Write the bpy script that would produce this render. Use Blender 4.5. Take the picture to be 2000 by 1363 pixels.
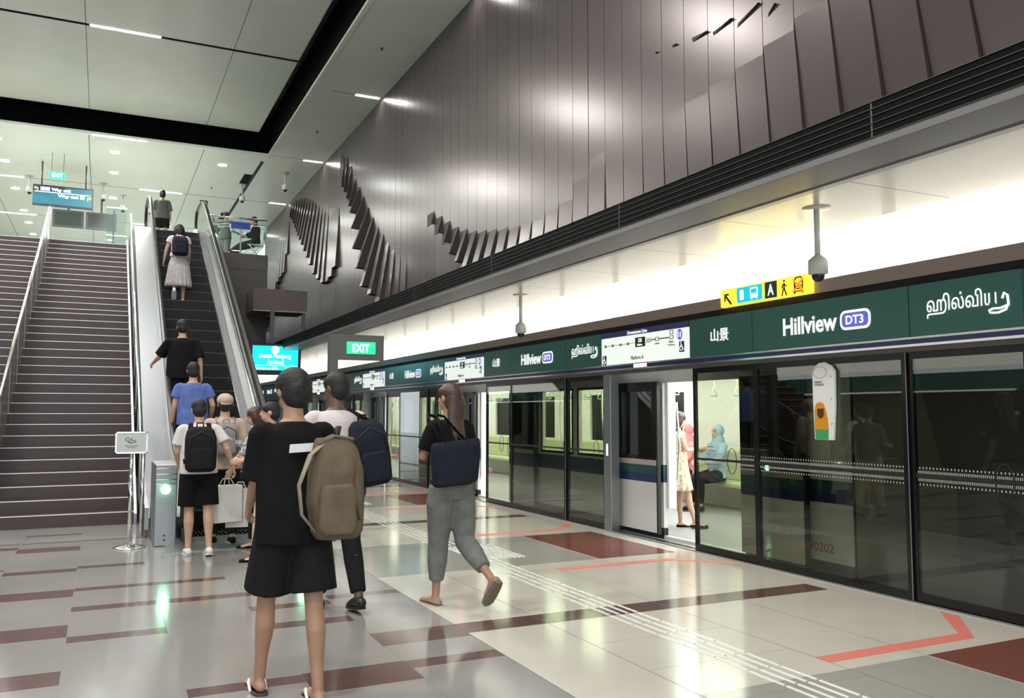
import bpy, bmesh, math, random
from mathutils import Vector, Matrix, Euler
random.seed(7)
for o in list(bpy.data.objects): bpy.data.objects.remove(o)
scene = bpy.context.scene
COL = scene.collection
PI = math.pi

# ------------------------------------------------------------------ camera
cam_data = bpy.data.cameras.new('camera'); cam = bpy.data.objects.new('camera', cam_data)
COL.objects.link(cam); scene.camera = cam
cam_data.sensor_width = 36.0; cam_data.lens = 36 * 1665 / 2000.0
cam_data.clip_start = 0.05; cam_data.clip_end = 300
yaw = math.radians(25.63); pit = math.radians(4.26)
F = Vector((math.sin(yaw) * math.cos(pit), math.cos(yaw) * math.cos(pit), math.sin(pit)))
R = Vector((math.cos(yaw), -math.sin(yaw), 0)); U = R.cross(F)
cam.matrix_world = Matrix(((R.x, U.x, -F.x, 0), (R.y, U.y, -F.y, 0), (R.z, U.z, -F.z, 1.5), (0, 0, 0, 1)))

# ------------------------------------------------------------------ world / exposure
world = bpy.data.worlds.new('world'); scene.world = world; world.use_nodes = True
world.node_tree.nodes['Background'].inputs[0].default_value = (0.85, 0.95, 1.0, 1)
world.node_tree.nodes['Background'].inputs[1].default_value = 1.0  # ambient fill added to brighten the hall from its open back
vs = scene.view_settings
vs.view_transform = 'Standard'; vs.look = 'None'; vs.gamma = 1.0; vs.use_curve_mapping = False
vs.exposure = 1.2
GLOW = .85          # light box above the platform doors
SLOT = 110.0         # ceiling slot lights (watts each)
DOWN = 18.0         # ceiling downlights (watts each)
TRAIN = 60.0

def area_light(name, loc, sx, sy, power, color=(1, .97, .92), down=True, parent=None, rot=None):
    l = bpy.data.lights.new(name, 'AREA'); l.shape = 'RECTANGLE'; l.size = sx; l.size_y = sy
    l.energy = power; l.color = color
    o = bpy.data.objects.new(name, l); COL.objects.link(o); o.location = loc
    if rot: o.rotation_euler = rot
    return o

# ------------------------------------------------------------------ materials
MATS = {}
def mat(name, color, rough=0.5, metal=0.0, emit=None, strength=0.0, noise=0.0, nscale=20, bump=0.0, spec=0.5, color2=None, coat=0.0):
    if name in MATS: return MATS[name]
    m = bpy.data.materials.new(name); m.use_nodes = True; nt = m.node_tree; b = nt.nodes['Principled BSDF']
    b.inputs['Base Color'].default_value = (*color, 1); b.inputs['Roughness'].default_value = rough
    b.inputs['Metallic'].default_value = metal; b.inputs['Specular IOR Level'].default_value = spec
    b.inputs['Coat Weight'].default_value = coat
    if emit:
        b.inputs['Emission Color'].default_value = (*emit, 1); b.inputs['Emission Strength'].default_value = strength
    if noise or bump or color2:
        tc = nt.nodes.new('ShaderNodeTexCoord'); n = nt.nodes.new('ShaderNodeTexNoise')
        n.inputs['Scale'].default_value = nscale; n.inputs['Detail'].default_value = 4
        nt.links.new(tc.outputs['Object'], n.inputs['Vector'])
        if noise or color2:
            mix = nt.nodes.new('ShaderNodeMix'); mix.data_type = 'RGBA'
            c2 = color2 or tuple(max(0, c * (1 - noise)) for c in color)
            c1 = color if color2 else tuple(min(1, c * (1 + noise)) for c in color)
            mix.inputs[6].default_value = (*c1, 1); mix.inputs[7].default_value = (*c2, 1)
            mr = nt.nodes.new('ShaderNodeMapRange'); mr.inputs[1].default_value = .35; mr.inputs[2].default_value = .65
            nt.links.new(n.outputs[0], mr.inputs[0]); nt.links.new(mr.outputs[0], mix.inputs[0])
            nt.links.new(mix.outputs[2], b.inputs['Base Color'])
        if bump:
            bp = nt.nodes.new('ShaderNodeBump'); bp.inputs['Strength'].default_value = bump; bp.inputs['Distance'].default_value = .01
            nt.links.new(n.outputs[0], bp.inputs['Height']); nt.links.new(bp.outputs[0], b.inputs['Normal'])
    MATS[name] = m
    return m

def glass(name, tint, gloss=0.12, rough=0.0):
    if name in MATS: return MATS[name]
    m = bpy.data.materials.new(name); m.use_nodes = True; nt = m.node_tree; nt.nodes.clear()
    out = nt.nodes.new('ShaderNodeOutputMaterial'); tr = nt.nodes.new('ShaderNodeBsdfTransparent'); gl = nt.nodes.new('ShaderNodeBsdfGlossy')
    tr.inputs[0].default_value = (*tint, 1); gl.inputs['Roughness'].default_value = rough
    gl.inputs[0].default_value = (1, 1, 1, 1)
    fr = nt.nodes.new('ShaderNodeFresnel'); geo = nt.nodes.new('ShaderNodeNewGeometry'); mr = nt.nodes.new('ShaderNodeMapRange')
    mr.inputs[3].default_value = 1.5; mr.inputs[4].default_value = 1 / 1.5
    nt.links.new(geo.outputs['Backfacing'], mr.inputs[0]); nt.links.new(mr.outputs[0], fr.inputs[0])
    mx = nt.nodes.new('ShaderNodeMath'); mx.operation = 'MULTIPLY_ADD'; mx.inputs[1].default_value = 1.0; mx.inputs[2].default_value = gloss
    mix = nt.nodes.new('ShaderNodeMixShader')
    nt.links.new(fr.outputs[0], mx.inputs[0]); nt.links.new(mx.outputs[0], mix.inputs[0])
    nt.links.new(tr.outputs[0], mix.inputs[1]); nt.links.new(gl.outputs[0], mix.inputs[2]); nt.links.new(mix.outputs[0], out.inputs[0])
    MATS[name] = m
    return m

def granite(name, c1, c2, rough=0.16, scale=260):
    m = bpy.data.materials.new(name); m.use_nodes = True; nt = m.node_tree; b = nt.nodes['Principled BSDF']
    b.inputs['Roughness'].default_value = rough
    tc = nt.nodes.new('ShaderNodeTexCoord')
    n = nt.nodes.new('ShaderNodeTexNoise'); n.inputs['Scale'].default_value = scale; n.inputs['Detail'].default_value = 3
    n2 = nt.nodes.new('ShaderNodeTexNoise'); n2.inputs['Scale'].default_value = 0.9; n2.inputs['Detail'].default_value = 2
    nt.links.new(tc.outputs['Object'], n.inputs['Vector']); nt.links.new(tc.outputs['Object'], n2.inputs['Vector'])
    mr = nt.nodes.new('ShaderNodeMapRange'); mr.inputs[1].default_value = .4; mr.inputs[2].default_value = .6
    nt.links.new(n.outputs[0], mr.inputs[0])
    mix = nt.nodes.new('ShaderNodeMix'); mix.data_type = 'RGBA'
    mix.inputs[6].default_value = (*c1, 1); mix.inputs[7].default_value = (*c2, 1); nt.links.new(mr.outputs[0], mix.inputs[0])
    mix2 = nt.nodes.new('ShaderNodeMix'); mix2.data_type = 'RGBA'; mix2.blend_type = 'MULTIPLY'
    mr2 = nt.nodes.new('ShaderNodeMapRange'); mr2.inputs[1].default_value = .3; mr2.inputs[2].default_value = .7
    mr2.inputs[3].default_value = .9; mr2.inputs[4].default_value = 1.06
    nt.links.new(n2.outputs[0], mr2.inputs[0]); nt.links.new(mix.outputs[2], mix2.inputs[6]); nt.links.new(mr2.outputs[0], mix2.inputs[7])
    mix2.inputs[0].default_value = 1.0
    nt.links.new(mix2.outputs[2], b.inputs['Base Color'])
    MATS[name] = m
    return m

M_cream = granite('cream_granite', (.62, .585, .515), (.52, .49, .43), .13)
M_grey = granite('grey_granite', (.30, .285, .275), (.235, .225, .215), .13)
M_midgrey = granite('mid_grey_granite', (.36, .355, .32), (.29, .285, .26), .13)
M_red = granite('red_granite', (.215, .075, .055), (.15, .05, .038), .12)
M_brown = granite('brown_band_granite', (.145, .085, .078), (.10, .055, .052), .12)
M_joint = mat('floor_joint', (.12, .11, .10), .6)
M_stair = granite('stair_granite', (.060, .032, .032), (.036, .019, .019), .4, 180)
M_nosing = mat('nosing_metal', (.62, .6, .58), .35, .6)
M_steel = mat('brushed_steel', (.33, .335, .35), .40, .9, noise=.04, nscale=3)
M_steelb = mat('bright_steel', (.8, .8, .78), .15, 1.0); M_tact = mat('tactile_steel', (.80, .80, .77), .3, .35)
M_chrome = mat('chrome', (.85, .85, .85), .07, 1.0)
M_dsteel = mat('dark_steel', (.10, .10, .11), .35, .6)
M_black = mat('black_rubber', (.012, .012, .013), .4)
M_blackm = mat('black_matte', (.008, .008, .008), .7)
M_step = mat('escalator_step_black', (.012, .012, .013), .45, .2)
M_ceil = mat('ceiling_panel', (.88, .96, .84), .30, .0, noise=.02, nscale=1.2)
M_ceilgap = mat('ceiling_gap_dark', (.03, .032, .03), .6)
M_louv = mat('ceiling_louvre_black', (.004, .0045, .004), .6, 0, spec=.05)
M_soffit = mat('soffit_panel', (.50, .47, .40), .28, .0, spec=.22)
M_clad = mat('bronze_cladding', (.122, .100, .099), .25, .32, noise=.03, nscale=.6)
M_cheek = mat('cladding_shadow_cheek', (.050, .034, .033), .6, .1)  # darker cladding copy: shade of fold sides and gaps put into the colour
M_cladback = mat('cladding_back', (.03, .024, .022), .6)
M_beam = mat('beam_grey', (.155, .15, .155), .4, .2)
M_beaml = mat('beam_trim_grey', (.30, .30, .30), .35, .4)
M_tan = mat('header_tan_strip', (.30, .24, .22), .4)
M_glow = mat('light_box_face', (.9, .9, .85), .5, emit=(1, .97, .88), strength=GLOW)
M_glowrib = mat('light_box_rib', (.9, .9, .85), .5, emit=(1, .96, .86), strength=GLOW * .5)
M_green = mat('header_green', (.045, .17, .15), .28)
M_blue = mat('header_blue', (.028, .045, .16), .22)
M_purple = mat('line_blue', (.06, .075, .27), .35)
M_white = mat('sign_white', (.75, .78, .74), .4, emit=(.9, 1, .92), strength=.32)
M_letter = mat('sign_lettering', (.85, .87, .85), .4, emit=(1, 1, 1), strength=.35)
M_ink = mat('sign_ink', (.03, .03, .035), .5)
M_inkl = mat('sign_ink_pale', (.42, .44, .43), .5)
M_indigo = mat('badge_indigo', (.09, .10, .50), .4, emit=(.2, .22, .9), strength=.2)
M_psd = glass('tinted_door_glass', (.66, .675, .61), .0)
M_frame = mat('door_frame_black', (.010, .010, .0095), .2, spec=.3)
M_redled = mat('red_led', (.9, .2, .2), .3, emit=(1, .28, .3), strength=6)
M_escg = glass('balustrade_glass', (.86, .92, .90), .0)
M_skin = mat('skin_light', (.55, .33, .23), .5, noise=.05, nscale=9)
M_skint = mat('skin_tan', (.40, .225, .145), .5, noise=.05, nscale=9)
M_skind = mat('skin_dark', (.13, .07, .045), .5, noise=.05, nscale=9)
M_hair = mat('black_hair', (.010, .009, .009), .65, noise=.3, nscale=60, bump=.6)
M_hairb = mat('brown_hair', (.055, .026, .018), .45, noise=.3, nscale=60, bump=.6)
M_eye = mat('eye_dark', (.02, .015, .012), .2)
M_lip = mat('lip', (.38, .14, .12), .5)
def fabric(name, c, n=.12): return mat(name, c, .9, noise=n, nscale=14, bump=.25, spec=.15)
F_black = fabric('black_cotton', (.007, .007, .0075)); F_black2 = fabric('black_knit', (.014, .013, .014))
F_white = fabric('white_cotton', (.62, .60, .60), .04); F_lilac = fabric('pale_lilac_shirt', (.60, .53, .55), .04)
F_olive = fabric('olive_canvas', (.135, .105, .072)); F_navy = fabric('navy_nylon', (.016, .018, .028))
F_grey = fabric('grey_trouser_cloth', (.17, .175, .165)); F_blue = fabric('blue_jersey', (.11, .16, .42))
F_beige = fabric('beige_cotton', (.52, .40, .33)); F_cream = fabric('cream_trousers', (.58, .53, .40))
F_bagg = fabric('grey_nylon', (.24, .23, .24)); F_skirt = fabric('pale_pleated_skirt', (.46, .42, .43))
F_green = fabric('dark_grey_tee', (.10, .115, .10)); F_pink = fabric('pink_cloth', (.62, .20, .20))
F_hijab = fabric('pale_blue_scarf', (.30, .42, .52))

# ------------------------------------------------------------------ mesh helpers
class MB:
    def __init__(s): s.v = []; s.f = []; s.m = []; s.s = []
    def face(s, idx, m=0, sm=False): s.f.append(tuple(idx)); s.m.append(m); s.s.append(sm)
    def quad(s, a, b, c, d, m=0):
        n = len(s.v); s.v += [tuple(a), tuple(b), tuple(c), tuple(d)]; s.face((n, n + 1, n + 2, n + 3), m)
    def box(s, x0, x1, y0, y1, z0, z1, m=0):
        n = len(s.v)
        s.v += [(x, y, z) for z in (z0, z1) for y in (y0, y1) for x in (x0, x1)]
        for q in ((0, 2, 3, 1), (4, 5, 7, 6), (0, 1, 5, 4), (2, 6, 7, 3), (1, 3, 7, 5), (0, 4, 6, 2)):
            s.face([n + i for i in q], m)
        return s
    def prism(s, pts, off, m=0):
        """pts: 3D polygon, off: extrusion vector"""
        n = len(s.v); k = len(pts); off = Vector(off)
        s.v += [tuple(Vector(p)) for p in pts] + [tuple(Vector(p) + off) for p in pts]
        s.face([n + i for i in range(k)][::-1], m); s.face([n + k + i for i in range(k)], m)
        for i in range(k): j = (i + 1) % k; s.face((n + i, n + j, n + k + j, n + k + i), m)
        return s
    def rings(s, rings, cap0=True, cap1=True, m=0, sm=True):
        n = len(s.v); k = len(rings[0])
        for r in rings: s.v += [tuple(p) for p in r]
        for a in range(len(rings) - 1):
            for i in range(k):
                j = (i + 1) % k; s.face((n + a * k + i, n + a * k + j, n + (a + 1) * k + j, n + (a + 1) * k + i), m, sm)
        if cap0: s.face([n + i for i in range(k)][::-1], m)
        if cap1: s.face([n + (len(rings) - 1) * k + i for i in range(k)], m)
        return s
    def tube(s, pts, rad, k=10, m=0, side=None, cap=True, roundcap=False):
        """rad: float, list of floats or list of (a,b)"""
        pts = [Vector(p) for p in pts]; N = len(pts)
        if not isinstance(rad, (list, tuple)): rad = [rad] * N
        rad = [(r, r) if not isinstance(r, (list, tuple)) else r for r in rad]
        if roundcap:
            d0 = (pts[0] - pts[1]).normalized(); d1 = (pts[-1] - pts[-2]).normalized(); r0 = rad[0]; r1 = rad[-1]
            P0 = []; Q0 = []; P1 = []; Q1 = []
            for t in (80, 50, 25):
                c = math.cos(math.radians(t)); q = math.sin(math.radians(t))
                P0.append(pts[0] + d0 * min(r0) * q); Q0.append((r0[0] * c, r0[1] * c))
                P1.insert(0, pts[-1] + d1 * min(r1) * q); Q1.insert(0, (r1[0] * c, r1[1] * c))
            pts = P0 + pts + P1; rad = Q0 + list(rad) + Q1; N = len(pts)
        rr = []; prev = None
        for i in range(N):
            d = (pts[min(i + 1, N - 1)] - pts[max(i - 1, 0)])
            d = d.normalized() if d.length > 1e-9 else Vector((0, 0, 1))
            ref = Vector(side) if side is not None else (prev if prev is not None else (Vector((0, 0, 1)) if abs(d.z) < .9 else Vector((1, 0, 0))))
            u = ref - d * ref.dot(d)
            if u.length < 1e-4: u = Vector((1, 0, 0)) - d * d.x
            if u.length < 1e-4: u = Vector((0, 1, 0)) - d * d.y
            u.normalize(); w = d.cross(u); prev = u
            rr.append([pts[i] + u * (rad[i][0] * math.cos(2 * PI * j / k)) + w * (rad[i][1] * math.sin(2 * PI * j / k)) for j in range(k)])
        return s.rings(rr, cap, cap, m)
    def lathe(s, prof, c, k=24, m=0, axis='Z'):
        rr = []
        for r, h in prof:
            ring = []
            for j in range(k):
                a = 2 * PI * j / k; u, w = r * math.cos(a), r * math.sin(a)
                ring.append((c[0] + u, c[1] + w, c[2] + h) if axis == 'Z' else ((c[0] + h, c[1] + u, c[2] + w) if axis == 'X' else (c[0] - u, c[1] + h, c[2] + w)))
            rr.append(ring)
        return s.rings(rr, True, True, m)
    def ell(s, c, r, k=16, m=0, rot=None):
        c = Vector(c); rr = []
        n = max(6, k // 2)
        for i in range(1, n):
            t = PI * i / n
            ring = []
            for j in range(k):
                a = 2 * PI * j / k
                p = Vector((r[0] * math.sin(t) * math.cos(a), r[1] * math.sin(t) * math.sin(a), -r[2] * math.cos(t)))
                if rot is not None: p = rot @ p
                ring.append(c + p)
            rr.append(ring)
        return s.rings(rr, True, True, m)
    def mesh(s, name):
        me = bpy.data.meshes.new(name); me.from_pydata(s.v, [], s.f)
        me.polygons.foreach_set('material_index', s.m); me.polygons.foreach_set('use_smooth', s.s)
        bm = bmesh.new(); bm.from_mesh(me); bmesh.ops.recalc_face_normals(bm, faces=bm.faces); bm.to_mesh(me); bm.free()
        me.update(); return me

def tag(o, label=None, cat=None, group=None, kind=None):
    if label: o['label'] = label
    if cat: o['category'] = cat
    if group: o['group'] = group
    if kind: o['kind'] = kind
    return o
def thing(name, label, cat, loc=(0, 0, 0), rotz=0, group=None):
    o = bpy.data.objects.new(name, None); COL.objects.link(o); o.empty_display_size = .1
    o.location = loc; o.rotation_euler = (0, 0, rotz)
    return tag(o, label, cat, group)
def link(o, parent):
    COL.objects.link(o)
    if parent is not None:
        o.parent = parent
        if not is_local(parent): o.matrix_parent_inverse = world_of(parent).inverted()
    return o
def is_local(p):
    while p is not None:
        if p.get('local'): return True
        p = p.parent
    return False
def world_of(p):
    m = Matrix.LocRotScale(p.location, p.rotation_euler, p.scale)
    if p.parent: m = world_of(p.parent) @ p.matrix_parent_inverse @ m
    return m
def obj(name, mb, mats, parent=None, bevel=0, seg=2):
    me = mb.mesh(name) if isinstance(mb, MB) else mb
    for m in (mats if isinstance(mats, (list, tuple)) else [mats]): me.materials.append(m)
    o = bpy.data.objects.new(name, me); link(o, parent)
    if bevel:
        b = o.modifiers.new('bevel', 'BEVEL'); b.width = bevel; b.segments = seg; b.limit_method = 'ANGLE'
    return o
def struct(name, mb, mats, parent=None, bevel=0):
    o = obj(name, mb, mats, parent, bevel)
    if parent is None: o['kind'] = 'structure'
    return o
def dup(root, delta, label=None, group=None):
    def cp(o, par):
        c = o.copy(); COL.objects.link(c)
        if par: c.parent = par; c.matrix_parent_inverse = o.matrix_parent_inverse.copy()
        for ch in kids.get(o.name, []): cp(ch, c)
        return c
    kids = {}
    for x in COL.objects:
        if x.parent: kids.setdefault(x.parent.name, []).append(x)
    r = cp(root, None); r.location = Vector(root.location) + Vector(delta)
    if label: r['label'] = label
    if group: r['group'] = group
    return r
BOX = lambda *a: MB().box(*a)

FACE_X = Matrix(((0, 0, -1), (-1, 0, 0), (0, 1, 0)))       # reads along -Y, faces -X
FACE_Y = Matrix(((1, 0, 0), (0, 0, -1), (0, 1, 0)))        # reads along +X, faces -Y
FACE_XL = Matrix(((0, 0, 1), (1, 0, 0), (0, 1, 0)))        # on the left wall, faces +X
def text(name, s, w, h, c, face, m, parent=None, bold=0.0, ext=.002):
    """text fitted into w x h, centred on c"""
    cu = bpy.data.curves.new(name, 'FONT'); cu.body = s; cu.size = 1; cu.align_x = 'LEFT'; cu.offset = bold; cu.resolution_u = 3
    t = bpy.data.objects.new(name, cu); COL.objects.link(t)
    bpy.context.view_layer.update()
    me = bpy.data.meshes.new_from_object(t.evaluated_get(bpy.context.evaluated_depsgraph_get()))
    COL.objects.unlink(t); bpy.data.objects.remove(t)
    if len(me.vertices) == 0: return None
    xs = [v.co.x for v in me.vertices]; ys = [v.co.y for v in me.vertices]
    cx, cy = (min(xs) + max(xs)) / 2, (min(ys) + max(ys)) / 2; sx = w / max(1e-4, max(xs) - min(xs)); sy = h / max(1e-4, max(ys) - min(ys))
    for v in me.vertices:
        v.co = Vector(c) + face @ Vector(((v.co.x - cx) * sx, (v.co.y - cy) * sy, ext))
    me.name = name
    o = obj(name, me, m, parent)
    so = o.modifiers.new('solid', 'SOLIDIFY'); so.thickness = ext; so.offset = 0
    return o
def flat(pts, c, face, th=.003):
    """2D polygon placed on a face as a thin slab"""
    P = [Vector(c) + face @ Vector((x, y, 0)) for x, y in pts]
    return MB().prism(P, face @ Vector((0, 0, th)))
def rrect(w, h, r, n=5):
    P = []
    for cx, cy, a0 in ((w / 2 - r, h / 2 - r, 0), (-w / 2 + r, h / 2 - r, 90), (-w / 2 + r, -h / 2 + r, 180), (w / 2 - r, -h / 2 + r, 270)):
        for i in range(n + 1):
            a = math.radians(a0 + 90 * i / n); P.append((cx + r * math.cos(a), cy + r * math.sin(a)))
    return P
def circ(r, n=24, sx=1): return [(sx * r * math.cos(2 * PI * i / n), r * math.sin(2 * PI * i / n)) for i in range(n)]

def cells(rects, z, default):
    """partition a horizontal surface into faces, last covering rect wins; rect=(x0,x1,y0,y1,m)"""
    X = sorted({round(v, 4) for r in rects for v in r[:2]}); Y = sorted({round(v, 4) for r in rects for v in r[2:4]})
    mb = MB(); idx = {}
    def vid(i, j):
        if (i, j) not in idx: idx[(i, j)] = len(mb.v); mb.v.append((X[i], Y[j], z))
        return idx[(i, j)]
    for j in range(len(Y) - 1):
        cy = (Y[j] + Y[j + 1]) / 2
        act = [r for r in rects if r[2] < cy < r[3]]
        for i in range(len(X) - 1):
            cx = (X[i] + X[i + 1]) / 2; m = None
            for r in act:
                if r[0] < cx < r[1]: m = r[4]
            if m is None or m < 0: continue
            mb.face((vid(i, j), vid(i + 1, j), vid(i + 1, j + 1), vid(i, j + 1)), m)
    return mb

# ================================================================== SETTING
PX = 5.85            # plane of the platform screen doors
PM = 5.63            # door module
CW = 5.70            # cladding wall plane
ZC = 8.85            # ceiling height
ZU = 5.775           # upper concourse floor
YL = 23.70           # edge of upper concourse
XL = -8.6            # far side of the hall

# ---- floor
R_ = [(XL, PX, -9, 62, 0)]
R_.append((2.3, PX, -9, 62, 1))                                    # cream zone beside the doors
for i in range(-2, 9):
    o = i * 5.66
    R_.append((2.3, 4.65, 7.64 + o, 9.43 + o, 2)); R_.append((4.67, PX, 7.64 + o, 9.43 + o, 3))
    if i >= 0: R_.append((1.7, 4.3, 5.76 + o, 5.80 + o, -2)) if False else None
R_ = [r for r in R_ if r]
for i in range(-2, 9):
    o = i * 5.66
    R_.append((2.3, PX, 5.49 + o, 5.76 + o, 4))
    if i <= 0 or i >= 3:
        R_ += [(1.68, 2.3, 5.42 + o, 5.76 + o, 4), (1.70, 2.3, 4.89 + o, 5.05 + o, 4), (1.08, 1.70, 4.68 + o, 5.06 + o, 4),
               (.46, 1.08, 4.90 + o, 5.05 + o, 4), (1.07, 1.68, 6.78 + o, 6.94 + o, 4), (1.08, 1.70, 6.17 + o, 6.34 + o, 4), (1.7, 2.3, 6.95 + o, 7.1 + o, 4)]
for (y0, y1) in ((3.1, 3.4), (4.2, 4.5), (5.43, 5.72), (6.55, 6.92), (7.95, 8.28), (9.19, 9.37), (10.57, 10.9), (11.92, 12.02)):
    for j in range(0, 5):
        xr = -.165 - j * 1.24
        R_.append((xr - .62, xr, y0, y1, 4)); R_.append((xr - 1.24, xr - .62, y0 + .28, y1 + .15, 4))
R_ += [(-.165, .455, 6.38, 6.55, 4), (-.165, 1.26, 7.35, 7.52, 4), (-.165, 1.06, 8.17, 8.31, 4), (-.165, .43, 9.33, 9.47, 4),
       (-1.5, .62, 11.27, 11.34, 4)]
# joints
for x in (2.92, 4.0, 4.66): R_.append((x - .003, x + .003, -9, 62, 5))
R_.append((2.297, 2.303, -9, 62, 5))
for i in range(-6, 30):
    y = 4.25 + i * .62
    R_.append((2.92, 4.0, y - .002, y + .002, 5))
for k in range(-6, 5):
    x = -.165 + k * .62
    if x < 2.2: R_.append((x - .0015, x + .0015, -9, 12.7, 5))
R_.append((5.62, PX, -9, 62, 6))
struct('floor', cells(R_, 0.0, 0), [M_grey, M_cream, M_midgrey, M_red, M_brown, M_joint, M_cream])
struct('floor', BOX(XL - .3, 5.93, -9, 62, -.35, -.004), M_joint)

# painted queue lines at each door
M_pink = mat('queue_line_paint', (.66, .19, .15), .45)
ORD = ['nearest', 'second', 'third', 'fourth', 'fifth', 'sixth', 'seventh', 'eighth', 'ninth', 'tenth']
def strip2(mb, a, b, c, d, z0=.0005, z1=.0022):
    mb.prism([(a[0], a[1], z0), (b[0], b[1], z0), (c[0], c[1], z0), (d[0], d[1], z0)], (0, 0, z1 - z0))
def chevron(y, s, n, lab):
    mb = MB()   # long leg along x then a diagonal to the doors
    strip2(mb, (4.0, y), (5.3, y), (5.3, y + .12 * s), (4.0, y + .12 * s))
    strip2(mb, (5.3, y), (5.76, y + .46 * s), (5.76, y + .62 * s), (5.3, y + .12 * s))
    tag(obj('queue_line', mb, M_pink), lab, 'floor marking', 'painted queue lines')
for i in range(-1, 5):
    o = i * PM
    w = ORD[i + 1]
    if i >= 0: chevron(7.36 + o, -1, i, 'coral angled queue line in front of the %s open door, near side' % w)
    chevron(9.66 + o - (.0 if i >= 0 else .12), 1, i, 'coral angled queue line past the %s door, far side%s' % (w, ', largest in view' if i < 0 else ''))

# tactile strip: studs and bars
tg = thing('tactile_guide', 'steel tactile guide of four parallel bars running along the pale floor', 'tactile paving', (3.55, 9, 0))
for x in (3.445, 3.525, 3.605, 3.685):
    mb = MB(); y = 2.2
    while y < 40:
        if not (8.05 < y < 9.0): mb.prism([(x - .010, y, 0), (x + .010, y, 0), (x + .007, y, .005), (x - .007, y, .005)], (0, .28, 0))
        y += .30
    o = obj('guide_bar', mb, M_tact, tg); o['kind'] = 'stuff'
mb = MB()
for a in range(11):
    for b in range(17):
        mb.lathe([(.019, 0), (.016, .005), (.008, .007)], (3.50 + a * .052, 8.10 + b * .056, 0), 8)
s = obj('warning_stud', mb, M_tact, tg); s['kind'] = 'stuff'
mb = MB()
for a in range(11):
    for b in range(17):
        mb.lathe([(.019, 0), (.016, .005), (.008, .007)], (3.50 + a * .052, 8.10 + 5.63 + b * .056, 0), 6)
s = obj('warning_stud', mb, M_tact, tg); s['kind'] = 'stuff'

# ---- ceiling: low panels (0), joint (1)
R_ = [(XL, CW + .5, YL + .9, 62, 0), (4.08, CW + .5, -9, 62, 0)]
for x in (-6.25, -3.4, -.55, 2.35): R_.append((x - .008, x + .008, YL + .9, 62, 1))
for y in (24.6, 30.28, 35.95, 41.6, 47.3): R_.append((XL, CW, y - .02 if y > 25 else y, y + .02, 1))
for y in (18.95, 13.25, 7.55, 1.9): R_.append((4.5, CW, y - .012, y + .012, 1))
R_.append((3.97, 4.07, 25.3, 62, 1))
struct('ceiling', cells(R_, ZC, 0), [M_ceil, M_ceilgap])
struct('ceiling', BOX(XL, CW + .5, -9, 62, 9.9, 10.0), M_ceilgap)
# raised coffer panels with slots
R_ = [(-7.6, 3.75, -9, 24.35, 0)]
for x in (-3.4, -.55, 2.35): R_.append((x - .006, x + .006, -9, 24.35, 1))
for y in (18.95, 13.25, 7.55, 1.9, -3.8): R_.append((-7.0, 3.74, y - .05, y + .05, -1))
struct('ceiling', cells(R_, 9.4, 0), [M_ceil, M_ceilgap])
mb = MB(); mb.box(3.74, 3.76, -9, 24.36, 9.4, 9.85); mb.box(-7.6, 3.75, 24.34, 24.36, 9.4, 9.85)
for y in (18.95, 13.25, 7.55, 1.9, -3.8): mb.box(-7, 3.73, y + .05, y + .06, 9.4, 9.7)
struct('ceiling', mb, M_ceilgap)
# dark fascia with louvres round the coffer
mb = MB(); mb.box(4.08, 4.12, -9, 24.64, ZC, 9.9)
struct('trim_1', mb, M_louv)
mb = MB(); mb.box(XL, 4.08, 24.64, 24.7, ZC, 9.9)
for k in range(14): z = ZC + .05 + k * .06; mb.prism([(XL, 24.64, z), (XL, 24.59, z + .012), (XL, 24.59, z + .022), (XL, 24.64, z + .028)], (4.08 - XL, 0, 0))
struct('trim_2', mb, M_louv)
mb = MB(); mb.box(XL, 4.14, 24.56, 24.72, ZC - .03, ZC + .03); mb.box(4.05, 4.14, -9, 24.6, ZC - .03, ZC + .03)
struct('trim_3', mb, M_ceil)

# lamps in the ceiling slots
M_lamp = mat('slot_lamp', (1, 1, 1), .4, emit=(1, .97, .93), strength=6)
M_lampdim = mat('downlight_lens', (1, 1, 1), .4, emit=(1, 1, .96), strength=7)
n = 0
ws = ['behind the camera', 'directly over the camera', 'over the void near the camera', 'over the middle of the void', 'over the far half of the void', 'along the louvred edge of the raised ceiling', 'over the escalator landing', 'deep over the upper concourse', 'farthest over the upper concourse']
for yi, y in enumerate((-3.8, 1.9, 7.55, 13.25, 18.95, 24.66, 30.28, 35.95, 41.6)):
    for xi, x in enumerate((-4.2, .2, 5.35)) if y < 25 else enumerate((-3.1, 1.55, 5.35)):
        if y < 25 and x > 5: z = ZC
        elif y < 24: z = 9.4
        else: z = ZC
        if y == 24.66 and x < 5: z = ZC - .03
        w = .66 if x < 5 else .28
        side = ['left', 'middle', 'wall side'][xi]
        lf = thing('slot_light', 'slim bright %s slot light %s' % (side, ws[yi]), 'ceiling light', (x, y, z), 0, 'linear slot lights')
        obj('housing', BOX(x - w - .03, x + w + .03, y - .05, y + .05, z - .004, z + .06), M_ceil, lf)
        obj('diffuser', BOX(x - w, x + w, y - .045, y + .045, z - .008, z - .004), M_lamp, lf)
        area_light('slot_lamp', (x, y, z - .02), w * 2, .09, SLOT * (1 if x < 5 else .02) * (1 if y < 25 else .3))
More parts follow.
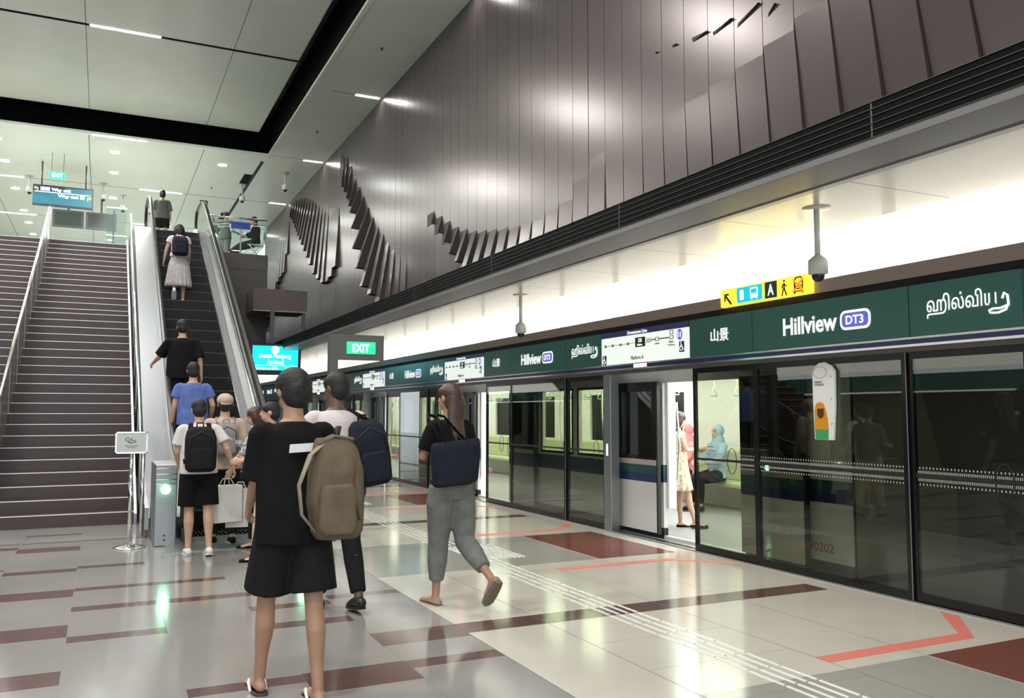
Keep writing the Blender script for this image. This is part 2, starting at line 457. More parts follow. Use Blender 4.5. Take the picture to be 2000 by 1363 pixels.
# downlights
dl = [(x, y) for y in (26.2, 31.9, 37.5) for x in (3.0, .1, -2.8, -5.7)] + [(x, y) for y in (28.5, 35.3, 39.9) for x in (.1, -2.8, -5.7)]
col = {3.0: 'nearest the wall side', .1: 'above the stair handrail line', -2.8: 'at the left edge of the photo', -5.7: 'beyond the left edge'}
row = {26.2: 'first', 28.5: 'second', 31.9: 'third', 35.3: 'fourth', 37.5: 'fifth', 39.9: 'last'}
for x, y in dl:
    t = thing('downlight', 'round white recessed downlight, %s row back, %s' % (row[y], col[x]), 'ceiling light', (x, y, ZC), 0, 'round downlights over the concourse')
    obj('trim_ring', MB().lathe([(.17, -.006), (.15, -.012), (.13, -.004)], (x, y, ZC), 24), M_ceil, t)
    obj('lens', MB().lathe([(.13, -.008), (.13, -.004)], (x, y, ZC), 20), M_lampdim, t)
    if x > -4: area_light('downlight_lamp', (x, y, ZC - .03), .25, .25, DOWN, (.96, 1, .96))

# ---- upper concourse slab, walls round the hall
mb = MB(); mb.box(XL, 3.95, YL, 62, ZU - .4, ZU - .001)
struct('floor', mb, [mat('upper_floor_stone', (.34, .34, .32), .3)])
mb = MB(); mb.box(2.42, 3.95, YL - .05, YL + .4, 2.55, ZU - .42); mb.box(2.42, 3.2, YL - .05, YL + .4, 0, 2.55)
M_under = mat('bronze_dark_wall', (.085, .075, .07), .55, noise=.08, nscale=4)
struct('wall_landing', mb, M_under)
struct('wall_landing', BOX(2.42, 3.95, YL - .06, YL - .002, ZU - .42, ZU + .0), M_under)
M_pale = mat('pale_wall_panel', (.52, .58, .53), .3)
struct('wall_far', BOX(XL, 9, 50, 50.2, ZU, 9.9), M_pale)
struct('wall_far', BOX(XL, 5.9, 62, 62.2, 0, 9.9), M_under)
# back wall left out so the added ambient fill can enter
struct('wall_left', BOX(XL - .3, XL - .1, -9, 62, 3.1, 9.9), M_clad)
# opposite platform side (seen only as reflections)
mb = MB(); mb.box(XL - .1, XL - .04, -9, 50, 2.10, 2.57); struct('trim_4', mb, M_green)
struct('trim_5', BOX(XL - .1, XL - .06, -9, 50, 2.7, 3.15), M_glow)
struct('wall_left', BOX(XL - .1, XL - .05, -9, 50, 0, 2.05), M_frame)

# ---- bronze cladding wall with folded strips
def interp(tab, y):
    if y <= tab[0][0]: return tab[0][1:]
    for a, b in zip(tab, tab[1:]):
        if y <= b[0]:
            t = (y - a[0]) / (b[0] - a[0]); return tuple(a[i] + (b[i] - a[i]) * t for i in range(1, len(a)))
    return tab[-1][1:]
TE = [(0, 5.4, 4.1, -.6), (3.8, 5.3, 4.1, -.30), (4.3, 5.3, 4.1, -.24), (4.8, 5.25, 4.1, -.18), (5.25, 5.2, 4.1, -.13), (5.62, 5.1, 4.1, -.09), (6.06, 5.0, 4.1, -.06), (7.0, 4.9, 4.1, -.03), (8.3, 4.8, 4.1, -.005)]
TC = [(9.14, 4.83, 3.5, .03, .40), (9.98, 4.40, 3.5, .06, .38), (10.8, 4.33, 3.5, .10, .36), (11.6, 4.37, 3.5, .17, .33), (12.4, 4.48, 3.6, .23, .28), (13.2, 4.60, 3.9, .22, .22), (13.6, 4.70, 4.1, .20, .15), (14.1, 4.85, 4.35, .18, .08), (14.5, 5.03, 4.63, .13, .03), (14.9, 5.21, 4.88, .10, .02), (15.5, 5.46, 5.25, .06, .02)]
TB = [(16.9, 4.72, 3.6, .05, .40), (17.4, 4.85, 3.6, .08, .40), (17.8, 5.06, 3.7, .14, .38), (18.2, 5.28, 3.9, .22, .34), (18.6, 5.56, 4.15, .29, .29), (19.1, 5.83, 4.43, .38, .24), (19.5, 6.15, 4.91, .40, .19), (19.9, 6.47, 5.42, .39, .13), (20.3, 6.82, 5.98, .33, .08), (20.7, 7.17, 6.47, .27, .05), (21.35, 7.72, 6.9, .16, .03), (21.9, 8.3, 7.3, .12, .02), (22.4, 8.52, 7.6, .06, .02)]
TG = [(22.6, 7.2, 5.6, .10, .40), (23.4, 7.1, 5.2, .10, .40)]
TA = [(23.7, 7.2, 5.1, .12, .36), (24.3, 7.36, 5.3, .16, .33), (24.9, 7.57, 5.6, .22, .28), (25.4, 7.8, 6.0, .25, .24), (26.0, 8.07, 6.4, .27, .20), (26.7, 8.30, 6.85, .26, .15), (27.4, 8.48, 7.2, .22, .10), (28.2, 8.60, 7.6, .16, .05), (28.9, 8.72, 8.0, .12, .03), (29.6, 8.76, 8.3, .08, .03), (30.0, 8.2, 6.5, .06, .40), (31.0, 8.0, 6.3, .12, .40), (32.5, 7.6, 5.4, .22, .38), (34.8, 7.0, 4.6, .34, .36)]
flatm = MB(); folds = []
k = -37
while True:
    y = 6.64 + .415 * k; k += 1
    if y > 34.7: break
    tb = None
    if y <= 8.31: tb = TE
    elif 9.1 < y < 15.6: tb = TC
    elif 16.8 < y < 22.5: tb = TB
    elif 22.5 <= y < 23.7: tb = TG
    elif y >= 23.7: tb = TA
    y1 = y + .407
    if tb is None or y < 1:
        p = -.5 if y < 1 else 0
        flatm.box(CW - (0 if y >= 1 else 0), 6.4, y, y1, 3.36, ZC + .02); continue
    q_ = interp(tb, y); zt, zb, p = q_[:3]; w = q_[3] if len(q_) > 3 else y1 - y
    if p < 0: prof = [(CW, ZC + .02), (CW, zt), (CW - p, zb), (CW - p * 1.05, 3.37)]
    else: prof = [(CW, ZC + .02), (CW, zt), (CW - p, zb), (CW, zb - .03), (CW, 3.37)]
    mb = MB(); kk = len(prof); bx = 6.85 if p < 0 else 6.4
    ye = min(y + w, y1)
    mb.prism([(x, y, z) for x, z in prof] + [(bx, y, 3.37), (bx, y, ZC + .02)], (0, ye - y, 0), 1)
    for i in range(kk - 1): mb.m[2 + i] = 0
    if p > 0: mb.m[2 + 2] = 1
    if ye < y1 - .01:  # face beside the fin gets a dark band as painted recess shade
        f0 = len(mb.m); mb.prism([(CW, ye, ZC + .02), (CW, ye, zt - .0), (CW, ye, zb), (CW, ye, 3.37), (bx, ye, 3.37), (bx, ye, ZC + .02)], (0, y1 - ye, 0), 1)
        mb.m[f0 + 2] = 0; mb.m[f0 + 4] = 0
    folds.append((mb, y))
wr = struct('wall_right', flatm, [M_clad])
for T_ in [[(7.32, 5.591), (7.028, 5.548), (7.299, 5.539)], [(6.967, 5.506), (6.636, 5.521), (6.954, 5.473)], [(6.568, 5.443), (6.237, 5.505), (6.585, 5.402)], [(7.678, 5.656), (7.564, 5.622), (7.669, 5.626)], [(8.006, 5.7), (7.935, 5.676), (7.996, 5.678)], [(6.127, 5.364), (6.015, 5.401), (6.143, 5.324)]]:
    mb = MB(); P_ = [(CW - (.035 if q == 1 else .004), a, b) for q, (a, b) in enumerate(T_)]; mb.prism(P_, (.05, 0, 0)); obj('tear_shade_wedge', mb, M_cheek, wr)  # dark wedges on the wall, painted shade for the open tears
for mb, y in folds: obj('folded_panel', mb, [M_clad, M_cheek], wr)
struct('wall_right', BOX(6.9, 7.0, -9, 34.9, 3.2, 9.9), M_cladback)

# ---- ledge over the platform edge: louvre band, grey beam, soffit, light box
mb = MB(); mb.box(4.19, 6.35, -9, 60, 3.20, 3.37)
struct('trim_6', mb, M_blackm)
mb = MB()
for i in range(5):
    z = 3.16 + i * .044
    mb.box(4.145, 4.19, -9, 60, z, z + .034)
struct('trim_7', mb, M_louv)
mb = MB()
for i in range(6): z = 3.156 + i * .044; mb.box(4.138, 4.19, -9, 60, z - .002, z + .001)
mb2 = mb
for j in range(24): y = -7.6 + j * 2.8; mb2.box(4.143, 4.19, y, y + .012, 3.15, 3.37)
struct('trim_8', mb2, mat('louvre_edge', (.07, .075, .075), .5, .2))
struct('trim_9', BOX(4.145, 4.50, -9, 60, 3.10, 3.155), M_beam, bevel=.004)
struct('trim_10', BOX(4.502, 4.62, -9, 60, 3.13, 3.165), M_beaml, bevel=.003)
struct('trim_11', BOX(4.622, 4.70, -9, 60, 3.12, 3.17), M_beaml, bevel=.003)
R_ = [(4.70, 6.35, -9, 60, 0)]
for i in range(-12, 45): y = 5.11 + i * 1.40 - .7; R_.append((4.70, PX + .1, y - .004, y + .004, 1))
struct('ceiling', cells(R_, 3.165, 0), [M_soffit, M_ceilgap])

LB = PX + .02
lb = struct('wall_platform', BOX(LB + .03, LB + .06, -9, 60, 2.6, 3.165), M_glow)
for i in range(-6, 42):
    y = 3.5 + i * 1.41
    obj('light_box_rib', BOX(LB + .024, LB + .031, y, y + .14, 2.7, 3.164), M_glowrib, lb)
struct('trim_12', BOX(LB - .02, LB + .06, -9, 60, 2.585, 2.705), M_tan)
struct('trim_13', BOX(LB - .01, LB + .06, -9, 60, 2.52, 2.585), M_blackm)
for i in range(-5, 22): pass
# fascia under the header
struct('trim_14', BOX(PX - .035, PX + .06, -9, 60, 2.085, 2.102), M_steelb)
struct('trim_15', BOX(PX - .03, PX + .06, -9, 60, 2.045, 2.085), M_blue)
struct('trim_16', BOX(PX - .04, PX + .06, -9, 60, 2.025, 2.045), M_steelb)
struct('trim_17', BOX(PX + .0, PX + .07, -9, 60, 1.985, 2.025), mat('door_track_cover', (.13, .12, .11), .35, .3))
struct('trim_18', BOX(PX - .012, PX + .0, -9, 60, 0.0, .012), M_steel)

# ================================================================== HEADER SIGNS
def yt(name, s, yc, zc, w, h, m, parent, x=PX - .033, bold=0.0, ext=.003): return text(name, s, w, h, (x, yc, zc), FACE_X, m, parent, bold, ext)
def fx(pts, yc, zc, x=PX - .033, th=.003): return flat(pts, (x, yc, zc), FACE_X, th)

def name_sign(a):
    t = thing('station_name_sign', '', 'sign', (PX - .03, a + 3.7, 2.31), 0, 'station name signs along the header')
    mb = MB()
    for y0, y1 in ((a + 1.83, a + 2.765), (a + 2.775, a + 4.60), (a + 4.61, a + 5.61)): mb.box(PX - .03, PX + .05, y0, y1, 2.104, 2.515)
    obj('sign_board', mb, M_green, t)
    yt('chinese_lettering', '山景', a + 5.10, 2.315, .285, .135, M_letter, t, bold=.012)
    yt('english_lettering', 'Hillview', a + 3.84, 2.305, .66, .165, M_letter, t, bold=.022)
    b = obj('line_badge', fx(rrect(.33, .17, .06), a + 3.31, 2.300), M_letter, t)
    obj('badge_fill', fx(rrect(.285, .125, .042), a + 3.31, 2.300, PX - .0365, .002), M_indigo, b)
    yt('badge_lettering', 'DT3', a + 3.31, 2.300, .19, .078, M_letter, b, PX - .040, .02)
    tl = yt('tamil_lettering', 'ஹில்விய', a + 2.31, 2.325, .58, .185, M_letter, t, bold=.003)
    T = lambda u, v: (PX - .036, a + 2.26 - u, 2.31 + v)
    obj('tamil_tail', MB().tube([T(.285, .01), T(.30, .05), T(.325, .03), T(.33, -.03), T(.31, -.072), T(.25, -.090), T(.19, -.085), T(.18, -.068), T(.21, -.056), T(.27, -.058), T(.335, -.04)], .0085, 6), M_letter, tl)
    return t
def wheel(parent, y, z):
    b = obj('wheelchair_symbol', fx([(-.045, -.06), (.045, -.06), (.045, .06), (-.045, .06)], y, z), M_blue, parent)
    mb = MB()
    c = Vector((PX - .038, y, z)); P = lambda u, v: c + FACE_X @ Vector((u, v, 0))
    mb.lathe([(.009, -.001), (.009, .001)], tuple(P(-.008, .044)), 10, axis='X')
    mb.tube([P(-.008, .03), P(-.006, -.002), P(.016, -.004), P(.026, -.032), P(.036, -.03)], .0055, 6)
    mb.tube([P(-.006, .014), P(.014, .014)], .004, 6)
    mb.tube([P(-.004 + .026 * math.cos(t), -.018 + .026 * math.sin(t)) for t in [math.radians(q) for q in range(110, 350, 24)]], .004, 6)
    obj('figure', mb, M_letter, b)
def route_map(a):
    t = thing('route_map_sign', '', 'sign', (PX - .03, a + .9, 2.3), 0, 'route map signs over the doors')
    obj('sign_board', BOX(PX - .03, PX + .05, a + .0, a + 1.82, 2.104, 2.445), M_white, t)
    h = obj('heading_band', BOX(PX - .03, PX + .05, a + .0, a + 1.82, 2.447, 2.515), M_purple, t)
    yt('heading_lettering', 'Downtown Line', a + 1.00, 2.478, .42, .042, M_letter, h, bold=.01)
    X = lambda u: a + 1.82 - u                       # u metres from the far (left) end
    mb = MB(); mb.box(PX - .034, PX - .03, X(.78), X(.10), 2.340, 2.346)
    for u in (.10, .27, .45, .62): mb.box(PX - .036, PX - .03, X(u + .025), X(u - .025), 2.328, 2.358)
    obj('passed_stations', mb, M_inkl, t)
    k = obj('current_station', BOX(PX - .036, PX - .03, X(.985), X(.78), 2.290, 2.405), M_ink, t)
    obj('station_box', fx(rrect(.075, .045, .014), X(.885), 2.367, PX - .0375), M_white, k)
    yt('station_lettering', 'DT3', X(.885), 2.367, .045, .022, M_ink, k, PX - .042)
    yt('station_lettering', 'Hillview', X(.885), 2.315, .11, .024, M_letter, k, PX - .039, .02)
    mb = MB()
    for u in (1.01, 1.05, 1.09): 
        for s in (-1, 1): mb.prism([(PX - .035, X(u), 2.352 + s * .026), (PX - .035, X(u + .012), 2.352 + s * .026), (PX - .035, X(u + .034), 2.352), (PX - .035, X(u + .022), 2.352)], (.004, 0, 0))
    obj('direction_chevrons', mb, M_ink, t)
    mb = MB(); mb.box(PX - .034, PX - .03, X(1.19), X(1.13), 2.350, 2.362); mb.box(PX - .034, PX - .03, X(1.46), X(1.27), 2.350, 2.362)
    for u, z in ((1.23, 2.356), (1.51, 2.356), (1.51, 2.413)):
        for p, q in (((u - .033, u + .033), (z - .022, z - .016)), ((u - .033, u + .033), (z + .016, z + .022)), ((u - .033, u - .027), (z - .022, z + .022)), ((u + .027, u + .033), (z - .022, z + .022))):
            mb.box(PX - .035, PX - .03, X(p[1]), X(p[0]), q[0], q[1])
    obj('next_stations', mb, M_ink, t)
    yt('station_lettering', 'Cashew', X(1.23), 2.305, .10, .022, M_ink, t); yt('station_lettering', 'Bukit', X(1.51), 2.305, .085, .026, M_ink, t)
    yt('station_lettering', 'Panjang', X(1.51), 2.268, .13, .026, M_ink, t)
    b = obj('number_badge', fx(circ(.062, sx=.8), X(1.665), 2.375), M_indigo, t)
    yt('badge_lettering', '11', X(1.665), 2.375, .055, .062, M_letter, b, PX - .038, .03)
    wheel(t, X(1.70), 2.235); wheel(t, X(.075), 2.165)
    yt('platform_lettering', 'Platform A', X(.82), 2.165, .27, .045, M_ink, t, bold=.005)
    return t
def door_indicator(a):
    t = thing('door_indicator_lamp', '', 'indicator lamp', (PX - .04, a + .95, 2.06), 0, 'door indicator lamps')
    obj('lens', BOX(PX - .05, PX - .028, a + .79, a + 1.06, 2.046, 2.086), M_redled, t, bevel=.004)
    obj('housing', BOX(PX - .046, PX - .028, a + .77, a + 1.08, 2.044, 2.088), M_blue, t)
    return t
A0 = 7.62
n0 = name_sign(A0 - PM); n0['label'] = 'green header sign with large Hillview lettering, nearest at the right of the photo'
r0 = route_map(A0); r0['label'] = 'white route map sign with eleven badge above the nearest open doorway'
d0 = door_indicator(A0); d0['label'] = 'glowing red door lamp over the nearest open doorway'
for i in range(1, 8):
    w = ORD[i]
    dup(n0, (0, i * PM, 0), 'green Hillview name sign, %s from the right edge along the header' % w)
    dup(r0, (0, i * PM, 0), 'white route map sign over the %s doorway counted from the right' % w)
    dup(d0, (0, i * PM, 0), 'glowing red door lamp over the %s doorway counted from the right' % w)

# yellow sign hung on the light box
M_yel = mat('sign_yellow', (.85, .60, .03), .4, emit=(1, .70, .03), strength=.75)
M_yelp = mat('sign_yellow_backlit', (.9, .85, .6), .5, emit=(1, .90, .50), strength=1.7)
M_cyan = mat('sign_cyan', (.02, .45, .60), .4, emit=(0, .6, .8), strength=.35)
M_org = mat('sign_orange', (.85, .16, .03), .4, emit=(1, .2, .02), strength=.5)
M_dgreen = mat('sign_dark_green', (.03, .08, .075), .4)
M_brownk = mat('sign_dark_brown', (.07, .03, .01), .5)
SX = 5.80
t = thing('direction_sign', 'yellow box sign with bus symbols fixed on the glowing light box', 'sign', (SX, 6.4, 2.6))
obj('sign_body', BOX(SX, SX + .075, 5.79, 7.04, 2.592, 2.775), M_yel, t)
up = obj('backlit_panel', BOX(SX, SX + .075, 5.79, 7.04, 2.777, 3.13), M_yelp, t)
def sx(pts, y, z, th=.003, d=0): return flat(pts, (SX - .001 - d, y, z), FACE_X, th)
def rect(w, h): return [(-w / 2, -h / 2), (w / 2, -h / 2), (w / 2, h / 2), (-w / 2, h / 2)]
mb = sx([(-.05, .06), (.02, .06), (.02, .04), (-.015, .04), (.065, -.045), (.05, -.065), (-.03, .02), (-.03, -.02), (-.05, -.02)], 6.93, 2.665); obj('arrow', mb, M_brownk, t)
c = obj('cyan_panel', sx(rect(.37, .155), 6.60, 2.685), M_cyan, t)
text('exit_number', '1', .055, .10, (SX - .004, 6.71, 2.685), FACE_X, M_letter, c, .005)
mb = sx(rrect(.11, .105, .02), 6.53, 2.69, .003, .003); mb2 = mb
obj('bus_symbol', mb, M_letter, c)
obj('bus_window', sx(rect(.08, .045), 6.53, 2.705, .003, .0055), M_cyan, c)
mb = sx(rect(.02, .02), 6.565, 2.635, .003, .003); mb.prism([Vector((SX - .004, 6.495, 2.635)) + FACE_X @ Vector((u, v, 0)) for u, v in rect(.02, .02)], (-.003, 0, 0)); obj('bus_wheels', mb, M_letter, c)
g = obj('letter_panel', sx(rect(.165, .16), 6.295, 2.685), M_dgreen, t); text('letter', 'A', .085, .11, (SX - .004, 6.295, 2.685), FACE_X, M_letter, g, .02)
P = lambda u, v, y=6.115: Vector((SX - .003, y, 2.68)) + FACE_X @ Vector((u, v, 0))
mb = MB(); mb.lathe([(.012, -.001), (.012, .001)], tuple(P(0, .065)), 10, axis='X')
for L in ([(0, .045), (.0, 0)], [(0, 0), (-.02, -.035), (-.03, -.075)], [(0, 0), (.015, -.04), (.03, -.075)], [(0, .042), (-.022, .02), (-.025, -.005)], [(0, .042), (.018, .02), (.03, .01)]): mb.tube([P(*q) for q in L], .007, 6)
obj('walking_figure', mb, M_brownk, t)
mb = MB(); Q = lambda u, v: P(u, v, 5.93)
mb.tube([Q(-.05, -.03), Q(-.05, .05), Q(-.03, .075), Q(.03, .075), Q(.05, .05), Q(.05, -.03), Q(-.05, -.03)], .008, 6)
mb.tube([Q(-.045, -.005), Q(.045, -.005)], .006, 6); mb.tube([Q(-.04, -.05), Q(-.055, -.075)], .008, 6); mb.tube([Q(.04, -.05), Q(.055, -.075)], .008, 6); mb.tube([Q(-.05, -.055), Q(.05, -.055)], .006, 6)
b = obj('service_symbol', mb, M_brownk, t)
mb = MB(); mb.tube([Q(-.062, .06), Q(.062, -.06)], .010, 6); mb.tube([Q(-.062, -.06), Q(.062, .06)], .010, 6)
for v in mb.v: pass
o = obj('cross', mb, M_org, b); o.location.x -= .006
c = obj('number_badge', sx(circ(.06, sx=.85), 5.88, 3.01), mat('badge_pale', (.3, .32, .6), .4, emit=(.6, .6, .9), strength=.9), up); text('badge_lettering', '12', .062, .055, (SX - .005, 5.88, 3.01), FACE_X, M_letter, c, .02)

# ================================================================== PLATFORM SCREEN DOORS
M_dot = mat('safety_dot_print', (.50, .50, .47), .5)
M_line = mat('safety_line', (.02, .02, .02), .4)
def pane(name, y0, y1, x, label, cat, group, dots=False, ring=None, kick=.06, thick=.012):
    t = thing(name, label, cat, (x, (y0 + y1) / 2, 0), 0, group)
    obj('glass_pane', MB().prism([(x, y0 + .03, kick), (x, y1 - .03, kick), (x, y1 - .03, 1.955), (x, y0 + .03, 1.955)], (thick, 0, 0)), M_psd, t)
    mb = MB(); w = .045
    mb.box(x - .004, x + .03, y0 + .003, y0 + w, .015, 1.983); mb.box(x - .004, x + .03, y1 - w, y1 - .003, .015, 1.983)
    mb.box(x - .004, x + .03, y0 + w, y1 - w, .015, kick + .02); mb.box(x - .004, x + .03, y0 + w, y1 - w, 1.93, 1.983)
    obj('frame', mb, M_frame, t)
    o = obj('edge_strip', BOX(x - .007, x - .0035, y0 - .004, y0 + .005, .015, 1.983), M_steel, t)
    mb = MB(); mb.box(x - .0015, x - .0005, y0 + w, y1 - w, .988, 1.012); l = obj('safety_line', mb, M_line, t)
    if dots:
        mb = MB(); n = int((y1 - y0 - 2 * w) / .031)
        for k in range(n):
            y = y0 + w + .01 + k * .031
            mb.box(x - .0015, x - .0005, y, y + .010, 1.055, 1.070); mb.box(x - .0015, x - .0005, y, y + .010, .925, .940)
            for q in (0, .0155):
                mb.box(x - .0015, x - .0005, y + q, y + q + .007, 1.018, 1.040); mb.box(x - .0015, x - .0005, y + q, y + q + .007, .958, .980)
        s = obj('safety_dots', mb, M_dot, t); s['kind'] = 'stuff'
    if ring:
        mb = MB(); P = [(x - .003, ring + .07 * math.cos(q * PI / 14), 1.0 + .13 * math.sin(q * PI / 14)) for q in range(29)]
        mb.tube(P, .004, 5); obj('door_handle_ring', mb, M_line, t)
    return t
near = []
for i in range(-2, 8):
    a = A0 + i * PM
    w = ORD[max(0, i + 1)]
    if i < -1: w = 'out of view'
    s = 'counted from the right edge'
    d = i <= -1
    pane('sliding_door', a + 1.83, a + 2.84, PX + .02, 'open tinted glass door leaf beyond the far post of the %s doorway %s' % (w, s) if i >= 0 else 'tinted glass door leaf cut by the right edge of the photo', 'door', 'sliding screen doors', d, a + 2.05)
    pane('screen_panel', a + 2.84, a + 4.62, PX, 'wide fixed tinted glass panel between the doors, %s from the right' % w if i >= 0 else 'wide fixed glass panel carrying the white emergency device', 'glass panel', 'fixed screen panels', d)
    pane('sliding_door', a + 4.62, a + 5.63, PX + .02, 'open tinted glass door leaf right of doorway number %s from the right edge' % ORD[max(i + 1, 0)] if i >= 0 else 'tinted glass door leaf right of the nearest open doorway', 'door', 'sliding screen doors', d, a + 5.0)
    p = tag(obj('door_post', BOX(PX - .01, PX + .12, a + 1.655, a + 1.825, .0, 1.985), M_steel, bevel=.006), 'brushed steel post at the far side of the %s doorway from the right' % w, 'post', 'steel door posts')
    if i >= 0: struct('floor', BOX(PX, 6.03, a, a + 1.66, -.02, .012), M_steel)
    if i == 0:
        l = obj('door_number_plate', BOX(PX - .013, PX - .009, a + 1.72, a + 1.76, .95, 1.10), M_letter, p)
struct('trim_19', BOX(PX + .04, PX + .10, -9, 60, 0.0, .014), M_frame)
# emergency device on the fixed panel
t = thing('emergency_device', 'tall white emergency door release with orange and green front on dark glass', 'emergency device', (PX - .03, 5.68, 1.25))
P2 = [(-.115, -.345), (.10, -.345), (.125, -.05), (.13, .27), (.09, .32), (.02, .35), (-.05, .345), (-.10, .31), (-.128, .26), (-.128, 0)]
obj('casing', flat(P2, (PX - .004, 5.68, 1.60), FACE_X, .035), mat('device_white', (.93, .95, .93), .3), t, bevel=.01)
dv = lambda pts, z, th=.002, y=5.68, d=.039: flat(pts, (PX - d, y, z), FACE_X, th)
obj('orange_cover', dv([(-.105, -.20), (.055, -.20), (.05, -.12), (.03, -.03), (.0, .03), (-.04, .045), (-.085, .03), (-.105, -.03)], 1.55), mat('device_orange', (.85, .33, .01), .35), t)
obj('green_base', dv([(-.098, -.06), (.05, -.06), (.055, .032), (-.102, .032)], 1.317), mat('device_green', (.06, .42, .14), .35), t)
obj('pull_handle', dv([(-.068, .035), (.005, .035), (.005, -.02), (-.01, -.045), (-.03, -.055), (-.052, -.045), (-.068, -.02)], 1.50, .003, d=.042), M_brownk, t)
obj('speaker_ellipse', dv(circ(.055, sx=1.5), 1.86, .003, 5.71), mat('device_ring', (.55, .56, .55), .3), t); obj('speaker_face', dv(circ(.048, sx=1.5), 1.86, .003, 5.71, .041), MATS['device_white'], t)
text('instruction_lettering', 'EMERGENCY\nDOOR RELEASE', .11, .04, (PX - .041, 5.72, 1.76), FACE_X, M_lip, t)
for z in (1.82, 1.62, 1.40): obj('screw', dv(circ(.006, 8), z, .002, 5.585), M_dsteel, t)

# ================================================================== TRAIN
TX = 6.12
M_tw = mat('train_white', (.62, .62, .60), .3); M_tin = mat('train_interior_white', (.80, .82, .80), .35)
M_teal = mat('train_teal', (.015, .075, .07), .3); M_tblue = mat('train_blue', (.018, .03, .10), .3); M_tfloor = mat('train_floor', (.30, .31, .31), .35)
M_tlamp = mat('train_lamp', (1, 1, 1), .4, emit=(.95, 1, .92), strength=5)
M_twin = glass('train_window', (.88, .92, .84), .0); M_tdark = glass('train_door_glass', (.35, .36, .35), .02)
M_seat = mat('seat_green', (.50, .56, .34), .5); M_seatp = mat('seat_pink', (.62, .16, .18), .5)
tr = thing('metro_train', 'white metro train with teal and blue stripe standing behind the glass screen', 'train', (TX, 20, 0))
Y0, Y1 = 4.55, 50
mb = MB()
def seg(y0, y1, z0, z1, m): mb.box(TX, TX + .06, y0, y1, z0, z1, m)
opens = [(7.10 + PM * i, 8.54 + PM * i) for i in range(0, 8)]
ys = Y0 + 1.1
for (o0, o1) in opens + [(Y1, Y1)]:
    seg(ys, o0, -.6, .12, 3); seg(ys, o0, .12, .66, 0); seg(ys, o0, .66, .76, 2); seg(ys, o0, .76, .87, 1); seg(ys, o0, .87, .93, 0)
    w0 = ys + 1.1 if ys > 6 else ys + .35; w1 = o0 - 1.05
    seg(ys, o0, 1.82, 2.35, 0)
    if w1 > w0 + .3:
        mid = (w0 + w1) / 2
        seg(ys, w0, .93, 1.82, 0); seg(w1, o0, .93, 1.82, 0); seg(mid - .09, mid + .09, .93, 1.82, 0)
    else: seg(ys, o0, .93, 1.82, 0)
    if o0 < Y1: seg(o0, o1, -.6, .03, 0); seg(o0, o1, 1.86, 2.35, 0)
    ys = o1
obj('body_side', mb, [M_tw, M_teal, M_tblue, M_blackm], tr)
for i in range(7):
    a, b = 8.54 + PM * i + 1.1, 7.10 + PM * (i + 1) - 1.05; mid = (a + b) / 2
    for q0, q1 in ((a, mid - .09), (mid + .09, b)):
        w = obj('window', BOX(TX + .02, TX + .03, q0, q1, .93, 1.82), M_twin, tr)
        f = MB(); f.box(TX - .004, TX + .0, q0 - .03, q1 + .03, .90, .935); f.box(TX - .004, TX, q0 - .03, q1 + .03, 1.815, 1.85); f.box(TX - .004, TX, q0 - .03, q0 + .01, .9, 1.85); f.box(TX - .004, TX, q1 - .01, q1 + .03, .9, 1.85)
        obj('window_seal', f, M_frame, w)
mb = MB(); mb.box(TX + .06, 8.95, 5.7, Y1, -.05, .03, 0); obj('saloon_floor', mb, M_tfloor, tr)
mb = MB(); mb.box(8.9, 8.95, 5.7, Y1, .03, .95); mb.box(8.9, 8.95, 5.7, Y1, 1.85, 2.3); mb.box(TX + .06, 8.95, 5.7, Y1, 2.24, 2.3); mb.box(TX + .06, 8.9, 5.6, 5.7, .0, 2.3)
for i in range(20): mb.box(8.9, 8.95, 5.7 + i * 2.3, 7.2 + i * 2.3, .95, 1.85)
obj('interior_lining', mb, M_tin, tr)
obj('far_windows', BOX(8.96, 8.98, 5.7, Y1, .9, 1.9), M_frame, tr)
mb = MB()
for x in (6.75, 8.1): mb.box(x, x + .22, 5.9, Y1, 2.225, 2.238)
obj('ceiling_lamp', mb, M_tlamp, tr)
for i in range(8):
    area_light('train_lamp', (7.45, 8 + i * PM, 2.2), 1.2, 4.6, TRAIN, (.95, 1, .93))
# outer door leaves
def leaf(y0, y1):
    x0, x1 = 6.035, 6.075
    l = obj('door_leaf', BOX(x0, x1, y0, y1, .06, .655), M_tw, tr)
    obj('blue_band', BOX(x0 - .0, x1, y0, y1, .655, .76), M_tblue, l); obj('teal_band', BOX(x0, x1, y0, y1, .76, .86), M_teal, l)
    obj('pale_band', BOX(x0, x1, y0, y1, .86, .925), mat('train_pale_band', (.42, .36, .36), .35), l)
    f = MB(); f.box(x0, x1, y0, y1, .925, .97); f.box(x0, x1, y0, y1, 1.76, 1.875); f.box(x0, x1, y0, y0 + .1, .97, 1.76); f.box(x0, x1, y1 - .12, y1, .97, 1.76)
    obj('leaf_frame', f, M_frame, l); obj('leaf_glass', BOX(x0 + .015, x0 + .025, y0 + .1, y1 - .12, .97, 1.76), M_tdark, l)
    obj('edge_seal', BOX(x0 - .005, x1, y0 - .03, y0, .05, 1.875), M_black, l)
for i in range(0, 6):
    leaf(8.56 + PM * i, 9.50 + PM * i)
    leaf(6.17 + PM * i, 7.06 + PM * i)
